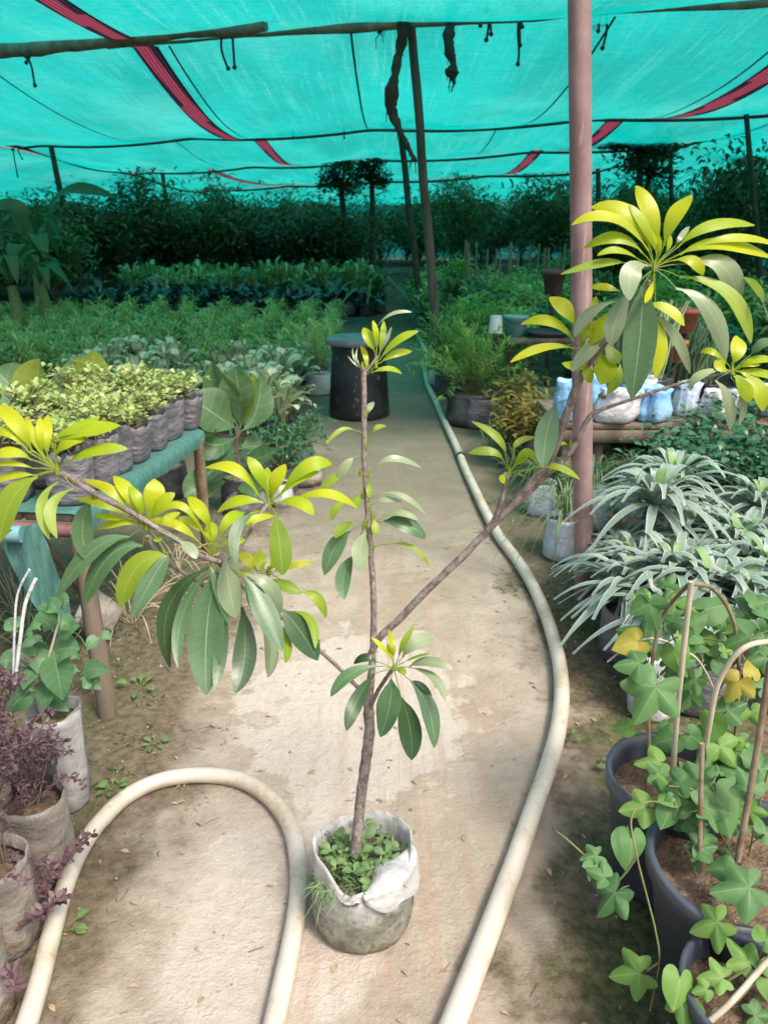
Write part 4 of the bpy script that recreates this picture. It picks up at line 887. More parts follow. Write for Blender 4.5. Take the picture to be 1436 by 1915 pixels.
# hanging scrap of net at the table corner
b = MB(); rows = []; uvs = []; path = [(40, 985), (50, 1020), (72, 1075), (95, 1130), (118, 1185)]; wds = [62, 84, 80, 72, 34]
PP = catmull([V((x, y, 0)) for x, y in path], 5); ww = rlerp(wds, len(PP))
for i, p in enumerate(PP):
    row = []; uv = []
    for k in range(9):
        u = k/8; q = at_y(p.x + (u-.5)*ww[i], p.y + 6*math.sin(u*5+i*.3), E1.y-.12 - .03*math.sin(u*9+i*.5) - .012*i/5); row.append(q); uv.append((u, i/10))
    rows.append(row); uvs.append(uv)
b.quadgrid(rows, uvs); tag(b.build('net_scrap', M['netcloth'], None, off=rows[0][0]), 'torn turquoise net scrap hanging from the near corner of the table', 'net scrap', kind='thing')
rp = at_z(15, 990, ZT); b = MB(); b.tube([rp+V((-.14, .0, -.01)), rp+V((.04, 0, -.015))], [.022, .026], 12); tag(b.build('rolled_sheet', surf('blue_sheet', (.12, .30, .33), (.2, .4, .42), 9, .6, .5), None, off=rp), 'rolled blue-green sheet lying at the near end of the table', 'sheet', kind='thing')
# ------------------------------------------------------------------ fig plants (big leaves)
def fig(leaves, px, py, lab, pot=True, stem=.4):
    c = at_z(px, py); t = thing('fig_plant', lab, 'fig plant', c); b = MB(); s = MB()
    s.tube([V((0, 0, .1)), V((.01, 0, stem*.5)), V((0, .01, stem))], [.012, .01, .007], 8)
    for (bx, by_, mx, my, tx, ty, wd, mt, dy) in leaves:
        y = c.y; p0, p1, p2 = at_y(bx, by_, y)-c, at_y(mx, my, y+dy*.6)-c, at_y(tx, ty, y+dy)-c
        wm = wd*((p1+c-CAM).dot(FW))/F
        b.leaf(p0, p1, p2, wm*1.1, (V((0, -.8, .5))+V((U(-.3, .3), 0, 0))).normalized(), mt, pet=.06, fold=U(.3, .6), seg=12, peak=.6, wave=.14, tw=U(-.75, .75), pw=.004)
        s.tube([V((0, 0, min(stem, max(.1, p0.z-.02)))), p0], .004, 6)
    b.build('foliage', [M['fig'], M['figy']], t); s.build('stem', M['brownstem'], t)
    if pot:
        b = MB(); bagmesh(b, .1, .2, 0, U(0, 9), .1); b.build('grow_bag', M['darkbag'], t); b = MB(); soilmesh(b, .09, .18); b.build('soil', M['soil'], t)
fig([(444, 802, 402, 775, 350, 738, 78, 0, -.12), (446, 800, 424, 742, 398, 676, 70, 0, .06), (448, 800, 447, 742, 440, 684, 60, 0, -.02), (450, 800, 463, 750, 479, 702, 42, 1, .03), (452, 806, 478, 772, 489, 704, 52, 0, .1), (445, 814, 400, 832, 354, 800, 58, 0, -.2),
     (440, 842, 408, 868, 374, 905, 66, 0, -.2), (455, 850, 480, 858, 517, 840, 40, 0, -.1), (450, 840, 470, 835, 492, 838, 40, 0, .1), (440, 872, 400, 852, 375, 835, 60, 0, .1), (445, 890, 385, 905, 345, 930, 52, 0, -.2), (455, 890, 470, 905, 480, 930, 46, 0, -.2)], 450, 950, 'fig plant with big rounded leaves standing between the table and the drum')
fig([(322, 800, 335, 745, 362, 690, 60, 0, .05), (320, 800, 318, 750, 330, 700, 66, 1, .05), (318, 800, 322, 755, 318, 715, 50, 1, -.05), (325, 800, 350, 770, 368, 730, 50, 0, .1)], 322, 925, 'young fig with yellowish upright leaves right behind the far end of the table')
fig([(75, 800, 70, 730, 75, 670, 72, 1, .0), (70, 800, 30, 735, -10, 690, 80, 0, .1), (80, 800, 100, 750, 112, 700, 46, 0, .1), (60, 800, 55, 740, 30, 690, 60, 0, .1)], 78, 930, 'fig with one broad lime leaf rising behind the succulents at the edge of the view')
fig([(160, 790, 170, 720, 178, 655, 62, 1, 0), (158, 790, 145, 725, 130, 675, 62, 0, .1), (162, 790, 155, 725, 150, 665, 40, 1, .1), (165, 790, 190, 740, 196, 690, 40, 0, .1)], 162, 918, 'fig with upright lime leaves rising behind the middle of the table')
# ------------------------------------------------------------------ dark fern and bags beyond the table end
fernp = plant('dark_fern', 'fern', lambda b, s: feather(b, s, 26, .36, 16, .05, .018, .14, (.2, 1.2), droop=.5), M['ficus'], M['stem'], (.09, .16, M['greybag'], 'grow_bag', .2, .14))
for x, y, lab in ((528, 918, 'dark fern in a grey bag in front of the variegated leaves'), (500, 880, 'dark fern crowded behind the first fern'), (560, 880, 'dark fern closest to the black drum')):
    put(fernp, at_z(x, y), lab, s=U(.9, 1.1))
b0 = at_z(462, 955); sb = thing('grey_bag', 'crumpled grey bag of soil lying below the fig plant', 'bag', b0); b = MB(); b.lathe([(.001, 0), (.10, 0), (.125, .04), (.12, .09), (.07, .13), (.001, .14)], (0, 0, 0), 26, wob=.22, seed=3); b.build('sack', M['greybag'], sb); b = MB(); b.lathe([(.03, .12), (.045, .15), (.02, .16), (.001, .155)], (.02, 0, 0), 14, wob=.3); b.build('twisted_neck', M['greybag'], sb)
b0 = at_z(575, 905); sb = thing('grey_bag', 'smooth pale grey bag lying by the path edge nearest the drum', 'bag', b0); b = MB(); b.lathe([(.001, 0), (.08, 0), (.11, .04), (.10, .08), (.06, .12), (.001, .13)], (0, 0, 0), 26, wob=.15, seed=8); b.build('sack', M['mudbag'], sb); b = MB(); b.lathe([(.03, .11), (.04, .135), (.02, .145), (.001, .14)], (-.02, 0, 0), 14, wob=.3); b.build('twisted_neck', M['mudbag'], sb)
b0 = at_z(528, 945); sb = thing('white_bag', 'small white plastic bag half hidden behind the sapling rosette', 'bag', b0); b = MB(); b.lathe([(.001, 0), (.05, 0), (.065, .05), (.06, .1), (.055, .14), (.045, .135)], (0, 0, 0), 22, wob=.2, seed=2); b.build('sack', M['whitebag'], sb); b = MB(); soilmesh(b, .05, .12); b.build('soil', M['soil'], sb)
# ------------------------------------------------------------------ variegated dieffenbachia bed
def dieff_fn(b, s):
    for k in range(3):
        c = V((U(-.04, .04), U(-.04, .04), .1)); t = c+V((0, 0, U(.06, .14))); s.tube([c, t], .01, 6)
        for i in range(9):
            q = i*2.4+U(-.3, .3); el = U(.35, 1.35); l = U(.18, .27); d = V((math.cos(q)*math.cos(el), math.sin(q)*math.cos(el), math.sin(el)))
            b.leaf(t, t+d*l*.6+V((0, 0, .03)), t+d*l*1.05-V((0, 0, l*.12)), l*.42, V((-d.x*.3, -d.y*.3-.3, 1)), 0, seg=7, ncol=5, pet=.18, peak=.5)
dp = [plant('variegated_plant', 'variegated plant', dieff_fn, M['dieff'], M['stem'], (.075, .13, M['darkbag'], 'grow_bag', .3)) for k in range(3)]
for i in range(64):
    y = U(5.5, 7.9); x = U(-2.9, -.78) if i % 4 else U(-1.6, -.72)
    put(random.choice(dp), (x, y, 0), 'cream and green variegated plant in the bed between the table and the spiky seedlings', s=U(.85, 1.2), group='variegated plants in the bed')
# ------------------------------------------------------------------ spiky seedling field
def spiky_fn(b, s):
    for k in range(4):
        c = V((U(-.06, .06), U(-.06, .06), 0)); h = U(.22, .38); s.tube([c, c+V((U(-.02, .02), U(-.02, .02), h))], .005, 5)
        for i in range(20):
            z = h*(.35+.65*i/20); q = i*2.4; el = U(.0, .9)*(.5+i/20); l = U(.10, .19); d = V((math.cos(q)*math.cos(el), math.sin(q)*math.cos(el), math.sin(el))); p = c+V((0, 0, z))
            b.leaf(p, p+d*l*.5+V((0, 0, .015)), p+d*l-V((0, 0, l*.25)), .022, V((0, 0, 1)), 0, seg=4, ncol=3, pet=.05)
sp_ = [plant('spiky_seedling', 'seedling', spiky_fn, M['spiky'], M['stem'], (.06, .1, M['darkbag'], 'grow_bag', .3)) for k in range(4)]
i = 0
for row in range(17):
    y = 8.0 + row*.36
    for k in range(15):
        x = -.75 - k*.36*(1+row*.025) + U(-.08, .08)
        if x < -.50*y-.4: continue
        i += 1; put(random.choice(sp_), (x - (.12 if row % 2 else 0), y+U(-.08, .08), 0), 'narrow-leaved green seedling in the wide field between variegated plants and dark leaves', s=U(.85, 1.2), group='field of narrow-leaved seedlings')
# white pot with tall seedling at the path edge
wp = at_z(597, 736); t = plant('potted_seedling', 'seedling', lambda b, s: feather(b, s, 14, .62, 20, .13, .02, .2, (.7, 1.5), droop=.3), M['spiky'], M['stem'], (.125, .2, M['whitebag'], 'pot', 0, .03))
put(t, wp, 'taller narrow-leaved seedling in a white pot right beside the black drum')
# ------------------------------------------------------------------ black drum
D0 = at_z(672, 775); dr = thing('black_drum', 'black plastic drum with a wide dusty grey lid standing on the path', 'drum', D0)
b = MB(); b.lathe([(.001, .0), (.255, .0), (.262, .02), (.258, .06), (.247, .25), (.235, .42), (.225, .54), (.228, .58), (.245, .61)], (0, 0, 0), 48, wob=.012); b.build('body', M['black'], dr)
b = MB(); b.lathe([(.24, .60), (.268, .605), (.274, .62), (.272, .652), (.262, .66), (.24, .655), (.1, .652), (.001, .652)], (0, 0, 0), 48); b.build('lid', M['drumtop'], dr)
# ------------------------------------------------------------------ near corner: bags and purple plants
def cane(P, r, lab, m='sticks', cat='stick', name='stick'):
    Q = catmull(P, 6); b = MB(); b.tube(Q, r if not hasattr(r, '__len__') else rlerp(r, len(Q)), 7, jitter=.05); return tag(b.build(name, M[m], None, off=Q[0]), lab, cat, kind='thing')
c = at_z(128, 1497); t = thing('bagged_cutting', 'leafy green cutting with a pale bare stem growing in a tall grey plastic bag', 'bagged plant', c)
b = MB(); bagmesh(b, .058, .30, 0, 4.4, .3, .2, 1.12, 30); b.build('grow_bag', M['palebag'], t); b = MB(); soilmesh(b, .06, .255); b.build('soil', M['soil'], t)
b = MB(); s = MB()
s.tube([at_y(x, y, c.y)-c for x, y in ((110, 1395), (88, 1350), (72, 1300), (68, 1245))], [.012, .011, .009, .006], 8)
s.tube([at_y(x, y, c.y)-c for x, y in ((85, 1365), (120, 1350), (150, 1320))], [.005, .004, .003], 6)
s.tube([at_y(x, y, c.y)-c for x, y in ((70, 1290), (92, 1230), (110, 1165), (112, 1130))], [.005, .004, .003, .002], 6)
for bx, by_, tx, ty, wd in ((68, 1245, 20, 1215, 45), (72, 1240, 45, 1290, 50), (68, 1290, 15, 1335, 55), (90, 1235, 70, 1200, 50), (95, 1225, 150, 1215, 60), (100, 1215, 118, 1310, 62), (85, 1280, 110, 1310, 50), (150, 1262, 205, 1255, 40), (150, 1270, 190, 1290, 36), (105, 1180, 65, 1160, 40), (110, 1165, 140, 1180, 36), (112, 1150, 90, 1130, 36), (112, 1140, 130, 1125, 40), (112, 1160, 70, 1140, 30), (108, 1200, 150, 1170, 34), (60, 1280, 10, 1275, 50), (85, 1300, 130, 1330, 50), (40, 1245, 0, 1240, 44), (100, 1240, 50, 1240, 60), (95, 1260, 85, 1330, 55)):
    p0, p2 = at_y(bx, by_, c.y+U(-.03, .03))-c, at_y(tx, ty, c.y+U(-.08, .0))-c; p1 = p0.lerp(p2, .5)+V((0, 0, .012)); wm = wd*1.95/F
    b.leaf(p0, p1, p2, wm, V((U(-.2, .2), -.7, .6)), 0, seg=8, peak=.38, wave=.1, tw=U(-.3, .3))
for k in range(20):
    p0 = at_y(U(30, 190), U(1150, 1330), c.y+U(-.06, .12))-c; q = U(0, 6.28); L_ = U(.03, .055); d = V((math.cos(q), math.sin(q)*.5, U(-.6, .3))).normalized(); b.leaf(p0, p0+d*L_*.5+V((0, 0, .008)), p0+d*L_, L_*.8, V((U(-.3, .3), -.6, .7)), 0, seg=8, peak=.38, wave=.1)
b.build('foliage', M['mulb'], t); s.build('stem', M['sticks'], t)
cane([at_y(28, 1280, 1.62), at_y(38, 1200, 1.63), at_y(48, 1130, 1.65), at_y(68, 1082, 1.66)], .0045, 'thin bent white stick standing in front of the torn net scrap', 'whitebag')
cane([at_y(25, 1290, 1.66), at_y(28, 1180, 1.68), at_y(34, 1110, 1.7), at_y(56, 1065, 1.7)], .003, 'very thin white stick behind the thicker bent one', 'whitebag')
def purple_fn(b, s, rad=.13, h=.3, n=1100, z0=.22):
    for i in range(22):
        q = i*2.4+U(-.3, .3); r = rad*U(.3, 1.15); e = V((math.cos(q)*r, math.sin(q)*r, z0+h*U(.2, 1.0)-(.12 if r > rad else 0))); P = catmull([V((U(-.03, .03), U(-.03, .03), z0)), e*.6+V((0, 0, z0*.4+.05)), e], 6)
        s.tube(P, rlerp([.003, .002, .001], len(P)), 5, cap=False)
        for k in range(n//22):
            t = U(.2, 1); j = min(len(P)-1, int(t*len(P))); p = P[j]+V((U(-.006, .006), U(-.006, .006), U(-.006, .006))); a = U(0, 6.28); l = U(.009, .021); d = V((math.cos(a), math.sin(a), U(-.3, .8))); b.leaf(p, p+d*l*.5, p+d*l-V((0, 0, .004)), l*.42, V((U(-.5, .5), U(-.5, .5), 1)), 0, seg=4, ncol=3, peak=.45)
pp = plant('purple_plant', 'purple plant', purple_fn, M['purple'], M['brownstem'], (.075, .25, M['mudbag'], 'grow_bag', .2, .12, 1.05))
put(pp, at_z(88, 1628), 'purple-leaved bushy plant in a muddy bag behind the looped hose', rz=.4, s=.93)
put(pp, at_z(18, 1590), 'purple-leaved plant at the edge of the view in front of the leafy cutting', rz=2.2, s=1.05)
put(pp, at_z(14, 1760), 'purple-leaved plant in a muddy bag touching the near arm of the looped hose', rz=4.0, s=.95)
put(pp, at_z(-45, 1900), 'purple-leaved plant in the very corner nearest the camera', rz=1.0, s=1.0)
b0 = at_z(84, 1585); t = thing('black_pot', 'small black plastic pot ring wedged between the purple plants', 'pot', b0); b = MB(); b.lathe([(.05, 0), (.06, .24), (.066, .25), (.066, .275), (.060, .275), (.056, .2), (.001, .2)], (0, 0, 0), 28); b.build('wall', M['darkbag'], t); b = MB(); soilmesh(b, .055, .2); b.build('soil', M['soil'], t)
# trailing purple sprigs over the hose
b = MB(); s = MB(); c = at_z(40, 1690, .1)
for P in ([(30, 1690), (80, 1650), (120, 1605), (175, 1560)], [(30, 1740), (70, 1715), (105, 1685), (118, 1680)], [(60, 1600), (95, 1620), (130, 1610), (150, 1575)], [(0, 1830), (20, 1815), (30, 1850)], [(20, 1650), (50, 1640), (80, 1660), (100, 1690)]):
    Q = catmull([at_z(x, y, .09+.05*math.sin(i)) for i, (x, y) in enumerate(P)], 6); s.tube(Q, .0013, 5)
    for p in Q[3:]:
        for k in range(5):
            a = U(0, 6.28); l = U(.012, .026); d = V((math.cos(a), math.sin(a), U(-.2, .8))); b.leaf(p, p+d*l*.5, p+d*l, l*.45, V((U(-.4, .4), -.3, 1)), 0, seg=4, ncol=3)
t = thing('purple_sprig', 'trailing purple sprigs sprawling over the near arm of the looped hose', 'sprig', c); b.build('foliage', M['purple'], t, off=c); s.build('stem', M['brownstem'], t, off=c)
# dry grasses and white pot under the table
c = at_z(200, 1195); t = thing('white_pot', 'dirty cream plastic pot lying tilted under the table beside its leg', 'pot', c); b = MB(); b.lathe([(.001, 0), (.055, 0), (.07, .06), (.085, .13), (.085, .14), (.078, .14), (.06, .03)], (0, 0, 0), 28, wob=.03)
b.v = [Quaternion((0, 1, 0), -1.1) @ v + V((.05, 0, .075)) for v in b.v]; b.build('wall', M['mudbag'], t); b2 = MB(); b2.lathe([(.080, .118), (.089, .122), (.089, .140), (.080, .142)], (0, 0, 0), 28); b2.v = [Quaternion((0, 1, 0), -1.1) @ v + V((.05, 0, .075)) for v in b2.v]; b2.build('lip', M['whitebag'], t)
for x, y, n, L, lab, m in ((245, 1160, 34, .34, 'dry pale grass tuft under the table behind its leg', 'drygrass'), (120, 1190, 30, .35, 'dark straggly grass tuft in the shade under the table', 'grassy'), (40, 1150, 34, .36, 'straggly grass clump behind the torn net scrap', 'drygrass'), (330, 1080, 26, .28, 'grass tuft on the verge below the middle of the table', 'drygrass'), (60, 1230, 26, .3, 'grass clump behind the bent white stick', 'grassy')):
    c = at_z(x, y); t = thing('grass_tuft', lab, 'grass tuft', c); b = MB()
    for k in range(n):
        q = U(0, 6.28); el = U(.1, 1.3); l = L*U(.5, 1.1); d = V((math.cos(q)*math.cos(el), math.sin(q)*math.cos(el), math.sin(el))); st = V((U(-.03, .03), U(-.03, .03), 0)); b.leaf(st, st+d*l*.55+V((0, 0, .05)), st+d*l-V((0, 0, l*.25*math.sin(el))), .006, V((0, -.3, 1)), 0, seg=7, ncol=3, pet=0, pw=.002)
    b.build('foliage', M[m], t)
cane([at_z(160, 1120, .02), at_z(75, 1000, .55)], .012, 'grey slanting batten leaning on the table end behind the net scrap', 'wood', 'batten', 'batten')
# ------------------------------------------------------------------ silver-leaved clump
def silver_fn(b, s, zc=.26):
    c = V((0, 0, zc)); s.tube([V((0, 0, .02)), V((.01, 0, .14)), c], [.018, .016, .014], 8)
    rosette(b, c, 50, .33, .031, -.2, 1.25, .24, 0, 1, 9, 3, .4)
svp = [plant('silver_plant', 'silver-leaved plant', silver_fn, [M['silver'], M['silvery']], M['stem'], (.095, .2, M['greybag'], 'grow_bag', .2)) for k in range(3)]
svt = plant('silver_plant', 'silver-leaved plant', lambda b, s: silver_fn(b, s, .40), [M['silver'], M['silvery']], M['stem'], (.095, .24, M['greybag'], 'grow_bag', .2))
for px, py, z, y, lab in ((1225, 935, 0, 2.95, 'tall silver-leaved plant with bright green heart just behind the metal pole'), (1300, 985, 0, 3.0, 'silver-leaved plant in the middle of the clump'), (1262, 1080, 0, 2.55, 'silver-leaved plant whose leaves arch toward the hose'), (1335, 1100, 0, 2.45, 'silver-leaved plant behind the bamboo hoop'),
                      (1420, 945, 0, 3.1, 'bluish silver-leaved plant at the far side of the clump'), (1440, 1060, 0, 2.6, 'silver-leaved plant at the clump edge by the frame'), (1380, 1010, 0, 2.85, 'silver-leaved plant between two others at the back of the clump'), (1250, 1150, 0, 2.35, 'low silver-leaved plant drooping beside the pale bags'), (1280, 1060, 0, 2.7, 'silver-leaved plant hemmed in by others above the hoop'), (1400, 1120, 0, 2.4, 'silver-leaved plant behind the second bamboo hoop'), (1260, 900, 0, 3.2, 'silver-leaved plant in the back line under the round-leaved shrubs')):
    q = at_y(px, py, y); put(svt if q.z > .36 else random.choice(svp), (q.x, q.y, 0), lab, s=max(.85, min(1.15, q.z/(.42 if q.z > .36 else .28))))
for i in range(9):
    px, d = ((1150, 2.9), (1190, 2.72), (1290, 2.62), (1345, 2.75), (1405, 2.7), (1460, 2.85), (1180, 2.55), (1350, 3.15), (1470, 2.5))[i]; q = at_y(px, 1000, d)
    put(random.choice(svp), (q.x+.03, d, 0), 'silver-leaved plant packed low between its taller neighbours in the clump', s=U(.85, 1.1), group='low silver-leaved plants')
# spider plant in a clear bag against the pole
def spider_fn(b, s): rosette(b, V((0, 0, .2)), 60, .36, .008, -.1, 1.3, .5, 0, None, 8)
spp = plant('spider_plant', 'spider plant', spider_fn, M['grassy'], None, (.085, .2, M['paleblue'], 'grow_bag', .1, .16))
put(spp, at_z(1050, 1040), 'thin-leaved spider plant in a cloudy plastic bag leaning on the metal pole', s=1.05)
put(spp, at_z(1100, 985), 'thin-leaved spider plant behind the metal pole', s=1.1)
put(spp, at_z(1010, 960), 'thin-leaved spider plant between the long hose and the croton', s=.95)
put(spp, at_z(1180, 960), 'thin-leaved spider plant under the bench end', s=1.0)
# round-leaved dark shrubs
fp = [plant('ficus_shrub', 'shrub', lambda b, s: bushy(b, s, .42, .26, 620, .052, .72, .2, 11, (0,), .06, seg=4), M['ficus'], M['brownstem'], (.1, .2, M['darkbag'], 'grow_bag', .2)) for k in range(2)]
for x, y, d, s_, lab in ((1265, 800, 3.6, 1.0, 'dark round-leaved shrub below the blue bag'), (1345, 790, 3.5, 1.05, 'dark round-leaved shrub between the bench and the silver clump'), (1430, 800, 3.7, 1.1, 'dark round-leaved shrub at the frame edge'), (1395, 740, 4.3, 1.1, 'dark round-leaved shrub in the second line'), (1310, 770, 4.1, 1.0, 'dark round-leaved shrub beside the bench end')):
    q = at_y(x, y, d); put(random.choice(fp), (q.x, q.y, 0), lab, s=s_)
c = at_z(1235, 935); t = thing('terracotta_pot', 'toppled dark pot with its mouth showing under the round-leaved shrubs', 'pot', c); b = MB(); b.lathe([(.001, 0), (.05, 0), (.075, .14), (.085, .145), (.085, .165), (.075, .165), (.055, .02), (.001, .02)], (0, 0, 0), 26); b.v = [Quaternion((1, 0, 0), 1.35) @ v + V((0, 0, .085)) for v in b.v]; b.build('wall', surf('old_pot', (.14, .08, .06), (.22, .14, .11), 9, .8, .3), t)
b = MB(); b.lathe([(.001, .03), (.05, .028), (.055, .03)], (0, 0, 0), 16, wob=.2); b.v = [Quaternion((1, 0, 0), 1.35) @ v + V((0, 0, .085)) for v in b.v]; b.build('soil', M['soil'], t)
# ------------------------------------------------------------------ near bench with bags
ZB = .5
B1, B2 = at_z(1095, 792, ZB), at_z(1262, 786, ZB)
bn = thing('wooden_bench', 'rough wooden bench behind the metal pole carrying blue and white plastic bags', 'bench', V((B1.x-.3, B1.y, 0))); o0 = bn.location.copy()
b = MB()
for k in range(4): b.box(V((B1.x+.55, B1.y+.08+.17*k, ZB-.02)), 1.4, .15, .035, .01*k)
b.build('bench_top', M['wood'], bn, off=o0)
b = MB(); b.box(V((B1.x+.55, B1.y+.012, ZB-.075)), 1.36, .03, .07); b.build('front_rail', M['wood'], bn, off=o0)
for xo, yo in ((-.08, .03), (.1, .05), (.68, .03), (1.15, .03), (-.08, .6), (1.15, .6)):
    b = MB(); b.box(V((B1.x+xo, B1.y+yo+.03, (ZB-.04)/2)), .05, .05, ZB-.045, .05); b.build('leg', M['wood'], bn, off=o0)
def polybag(px, w_, h_, mat, lab, dy, seed, kind='plastic_bag', tall=1.0, zb=ZB, yb=None, topm=None):
    y = (yb or B1.y)+dy; q = at_y(px, 800, y); t = thing(kind, lab, 'plastic bag', (q.x, y, zb))
    b = MB(); b.lathe([(.001, 0), (w_*.42, 0), (w_*.5, h_*.08), (w_*.54, h_*.35), (w_*.5, h_*.65), (w_*.46, h_*.85), (w_*.5, h_), (w_*.44, h_*.98), (w_*.40, h_*.85)], (0, 0, 0), 30, wob=.34, sq=.25, seed=seed, freq=3.4); b.v = [v + V((v.z*U(-.001, .001) + v.z*.25*math.sin(seed*3), 0, .02*noise.noise(V((v.x*22, v.y*22, seed)))*(v.z > .05))) for v in b.v]; b.build('sack', mat, t)
    b = MB(); soilmesh(b, w_*.42, h_*.83); b.build('soil', M['soil'], t); return t
polybag(1062, .15, .22, M['bluebag'], 'tall light blue plastic bag to the path side of the metal pole', .10, 1.1)
polybag(1140, .21, .17, M['whitebag'], 'crumpled white plastic bag right behind the metal pole', .08, 2.7)
polybag(1214, .19, .18, M['bluebag'], 'wide blue plastic bag beside the crumpled white one', .10, 4.2)
polybag(1270, .13, .19, M['paleblue'], 'pale grey-blue plastic bag at the far end of the bench', .22, 6.5)
polybag(1180, .18, .2, M['paleblue'], 'whitish bag standing behind the wide blue one', .32, 8.5)
polybag(1330, .17, .15, M['whitebag'], 'white bag half hidden by the round-leaved shrubs', .15, 9.1)
polybag(1420, .18, .17, M['paleblue'], 'pale blue bag at the frame edge behind the drooping sapling leaves', .25, 3.3)
polybag(1100, .17, .2, M['bluebag'], 'blue bag on the rear plank of the bench', .38, 5.3)
# striped upright plants
def snake_fn(b, s):
    for i in range(13):
        q = U(0, 6.28); el = U(.9, 1.5); l = U(.25, .45); d = V((math.cos(q)*math.cos(el), math.sin(q)*math.cos(el), math.sin(el))); st = V((U(-.05, .05), U(-.05, .05), .14)); b.leaf(st, st+d*l*.5, st+d*l+V((d.x, d.y, -.3))*.05, .045, V((d.y, -1, .2)), 0, seg=8, ncol=5, pet=0, peak=.4, tw=U(-.6, .6), pw=.012)
snp = [plant('striped_plant', 'striped plant', snake_fn, M['snake'], None, (.08, .15, M['darkbag'], 'grow_bag', .2)) for k in range(2)]
for i in range(16):
    put(random.choice(snp), (B1.x+.25+U(0, 1.7), B1.y+U(.42, 1.0) if i < 6 else B1.y+U(1.0, 2.3), ZB if i < 6 else .25), 'upright striped plant with cream edged leaves crowded behind the bench bags', s=U(.9, 1.25), group='striped plants behind the bench')
bk = thing('plank_shelf', 'low plank shelf under the striped plants behind the bench', 'shelf', (B1.x+1.1, B1.y+1.65, 0)); b = MB()
b.box(V((0, 0, .225)), 2.1, 1.5, .04); b.build('shelf_top', M['wood'], bk)
for xo, yo in ((-1, -.7), (1, -.7), (-1, .7), (1, .7)): b = MB(); b.box(V((xo, yo, .1)), .06, .06, .2); b.build('leg', M['wood'], bk)
M['brownpot'] = surf('brown_pot', (.10, .055, .05), (.18, .10, .09), 8, .8, .3)
for px, py, d, lab, k in ((1283, 598, 5.6, 'orange terracotta pot among the striped plants', .09), (1035, 525, 7.6, 'brownish upturned pot raised on a stake beyond the benches', .12), (1178, 700, 5.2, 'red-brown pot low behind the bags', .08), (1262, 655, 5.4, 'leaning terracotta pot beside the striped leaves', .08)):
    q = at_y(px, py, d); t = thing('terracotta_pot', lab, 'pot', (q.x, d, q.z-k)); b = MB(); b.lathe([(.001, 0), (k*.62, 0), (k*.9, k*1.5), (k*1.0, k*1.5), (k*1.0, k*1.85), (k*.88, k*1.85), (k*.8, k*1.3), (.001, k*1.3)], (0, 0, 0), 26); b.build('wall', M['terra'] if k != .12 else M['brownpot'], t)
    b = MB(); z = q.z-k; b.tube([V((0, 0, -z)), V((0, 0, .0))], .02, 8); b.build('stake', M['darkwood'], t)
# ------------------------------------------------------------------ further bench, cup and bucket
q1 = at_y(1000, 632, 6.7); t = thing('small_table', 'old grey plank table beyond the croton beside the white cup', 'table', (q1.x+.1, 6.9, 0)); zt = q1.z
b = MB(); b.box(V((.15, 0, zt-.02)), 1.0, .5, .04, .1); b.build('table_top', M['wood'], t)
for xo, yo in ((-.3, -.2), (.58, -.15), (-.3, .2), (.55, .25)): b = MB(); b.box(V((xo, yo, (zt-.04)/2)), .05, .05, zt-.045); b.build('leg', M['darkwood'], t)
q = at_y(926, 622, 6.6); t = thing('white_cup', 'white plastic cup turned upside down on top of a short dark stake', 'cup', (q.x, 6.6, 0)); b = MB(); b.lathe([(.062, 0), (.058, .02), (.05, .13), (.045, .14), (.001, .14)], (0, 0, q.z), 22); b.build('cup_body', M['whitebag'], t); b = MB(); b.tube([V((0, 0, 0)), V((.01, 0, q.z+.1))], .022, 8); b.build('stake', M['darkwood'], t)
q = at_y(963, 622, 6.85); t = thing('bucket', 'small pale teal bucket sitting on the far grey table', 'bucket', (q.x, 6.85, zt)); b = MB(); b.lathe([(.001, 0), (.085, 0), (.10, .15), (.108, .155), (.108, .17), (.095, .17), (.08, .02), (.001, .02)], (0, 0, 0), 26); b.build('wall', surf('teal_plastic', (.16, .36, .36), (.22, .44, .43), 6, .4, .1), t)
b = MB(); b.tube(catmull([V((-.1, 0, .155)), V((-.07, -.09, .13)), V((0, -.12, .12)), V((.07, -.09, .13)), V((.1, 0, .155))], 4), .003, 6); b.build('handle', M['darkwood'], t)
q = at_y(1010, 628, 6.8); t = thing('plastic_tray', 'shallow dark tray lying on the far grey table', 'tray', (q.x, 6.8, zt)); b = MB(); b.box(V((.05, 0, .008)), .34, .24, .012); b.build('base', M['black'], t); b = MB(); b.lathe([(.155, .014), (.18, .05), (.172, .052), (.15, .014)], (.05, 0, 0), 28, sq=.6); b.build('rim', M['black'], t)
# ------------------------------------------------------------------ feathery pots beside the path, crotons
ftp = [plant('feathery_plant', 'feathery plant', lambda b, s: feather(b, s, 54, .66, 22, .10, .013, .22, (.3, 1.5), droop=.35), M['feather'], M['stem'], (.2, .26, M['darkbag'], 'grow_bag', .15, .1)) for k in range(2)]
for px, py, s_, lab in ((880, 790, 1.0, 'bushy feathery plant in a grey bag nearest the hose and croton'), (850, 735, .95, 'bushy feathery plant beside the far end of the hose'), (935, 760, .9, 'bushy feathery plant under the white cup'), (870, 700, 1.0, 'bushy feathery plant in the third rank by the hose'), (925, 705, 1.0, 'bushy feathery plant behind the white cup stake'), (838, 690, .9, 'feathery plant at the far bend of the hose')):
    put(random.choice(ftp), at_z(px, py), lab, s=s_)
b0 = at_z(905, 795); t = thing('grey_bag', 'big slate grey grow bag standing empty beside the feathery plant', 'bag', b0); b = MB(); bagmesh(b, .16, .24, 0, 2.2, .3, .14); b.build('sack', M['greybag'], t); b = MB(); soilmesh(b, .15, .2); b.build('soil', M['soil'], t)
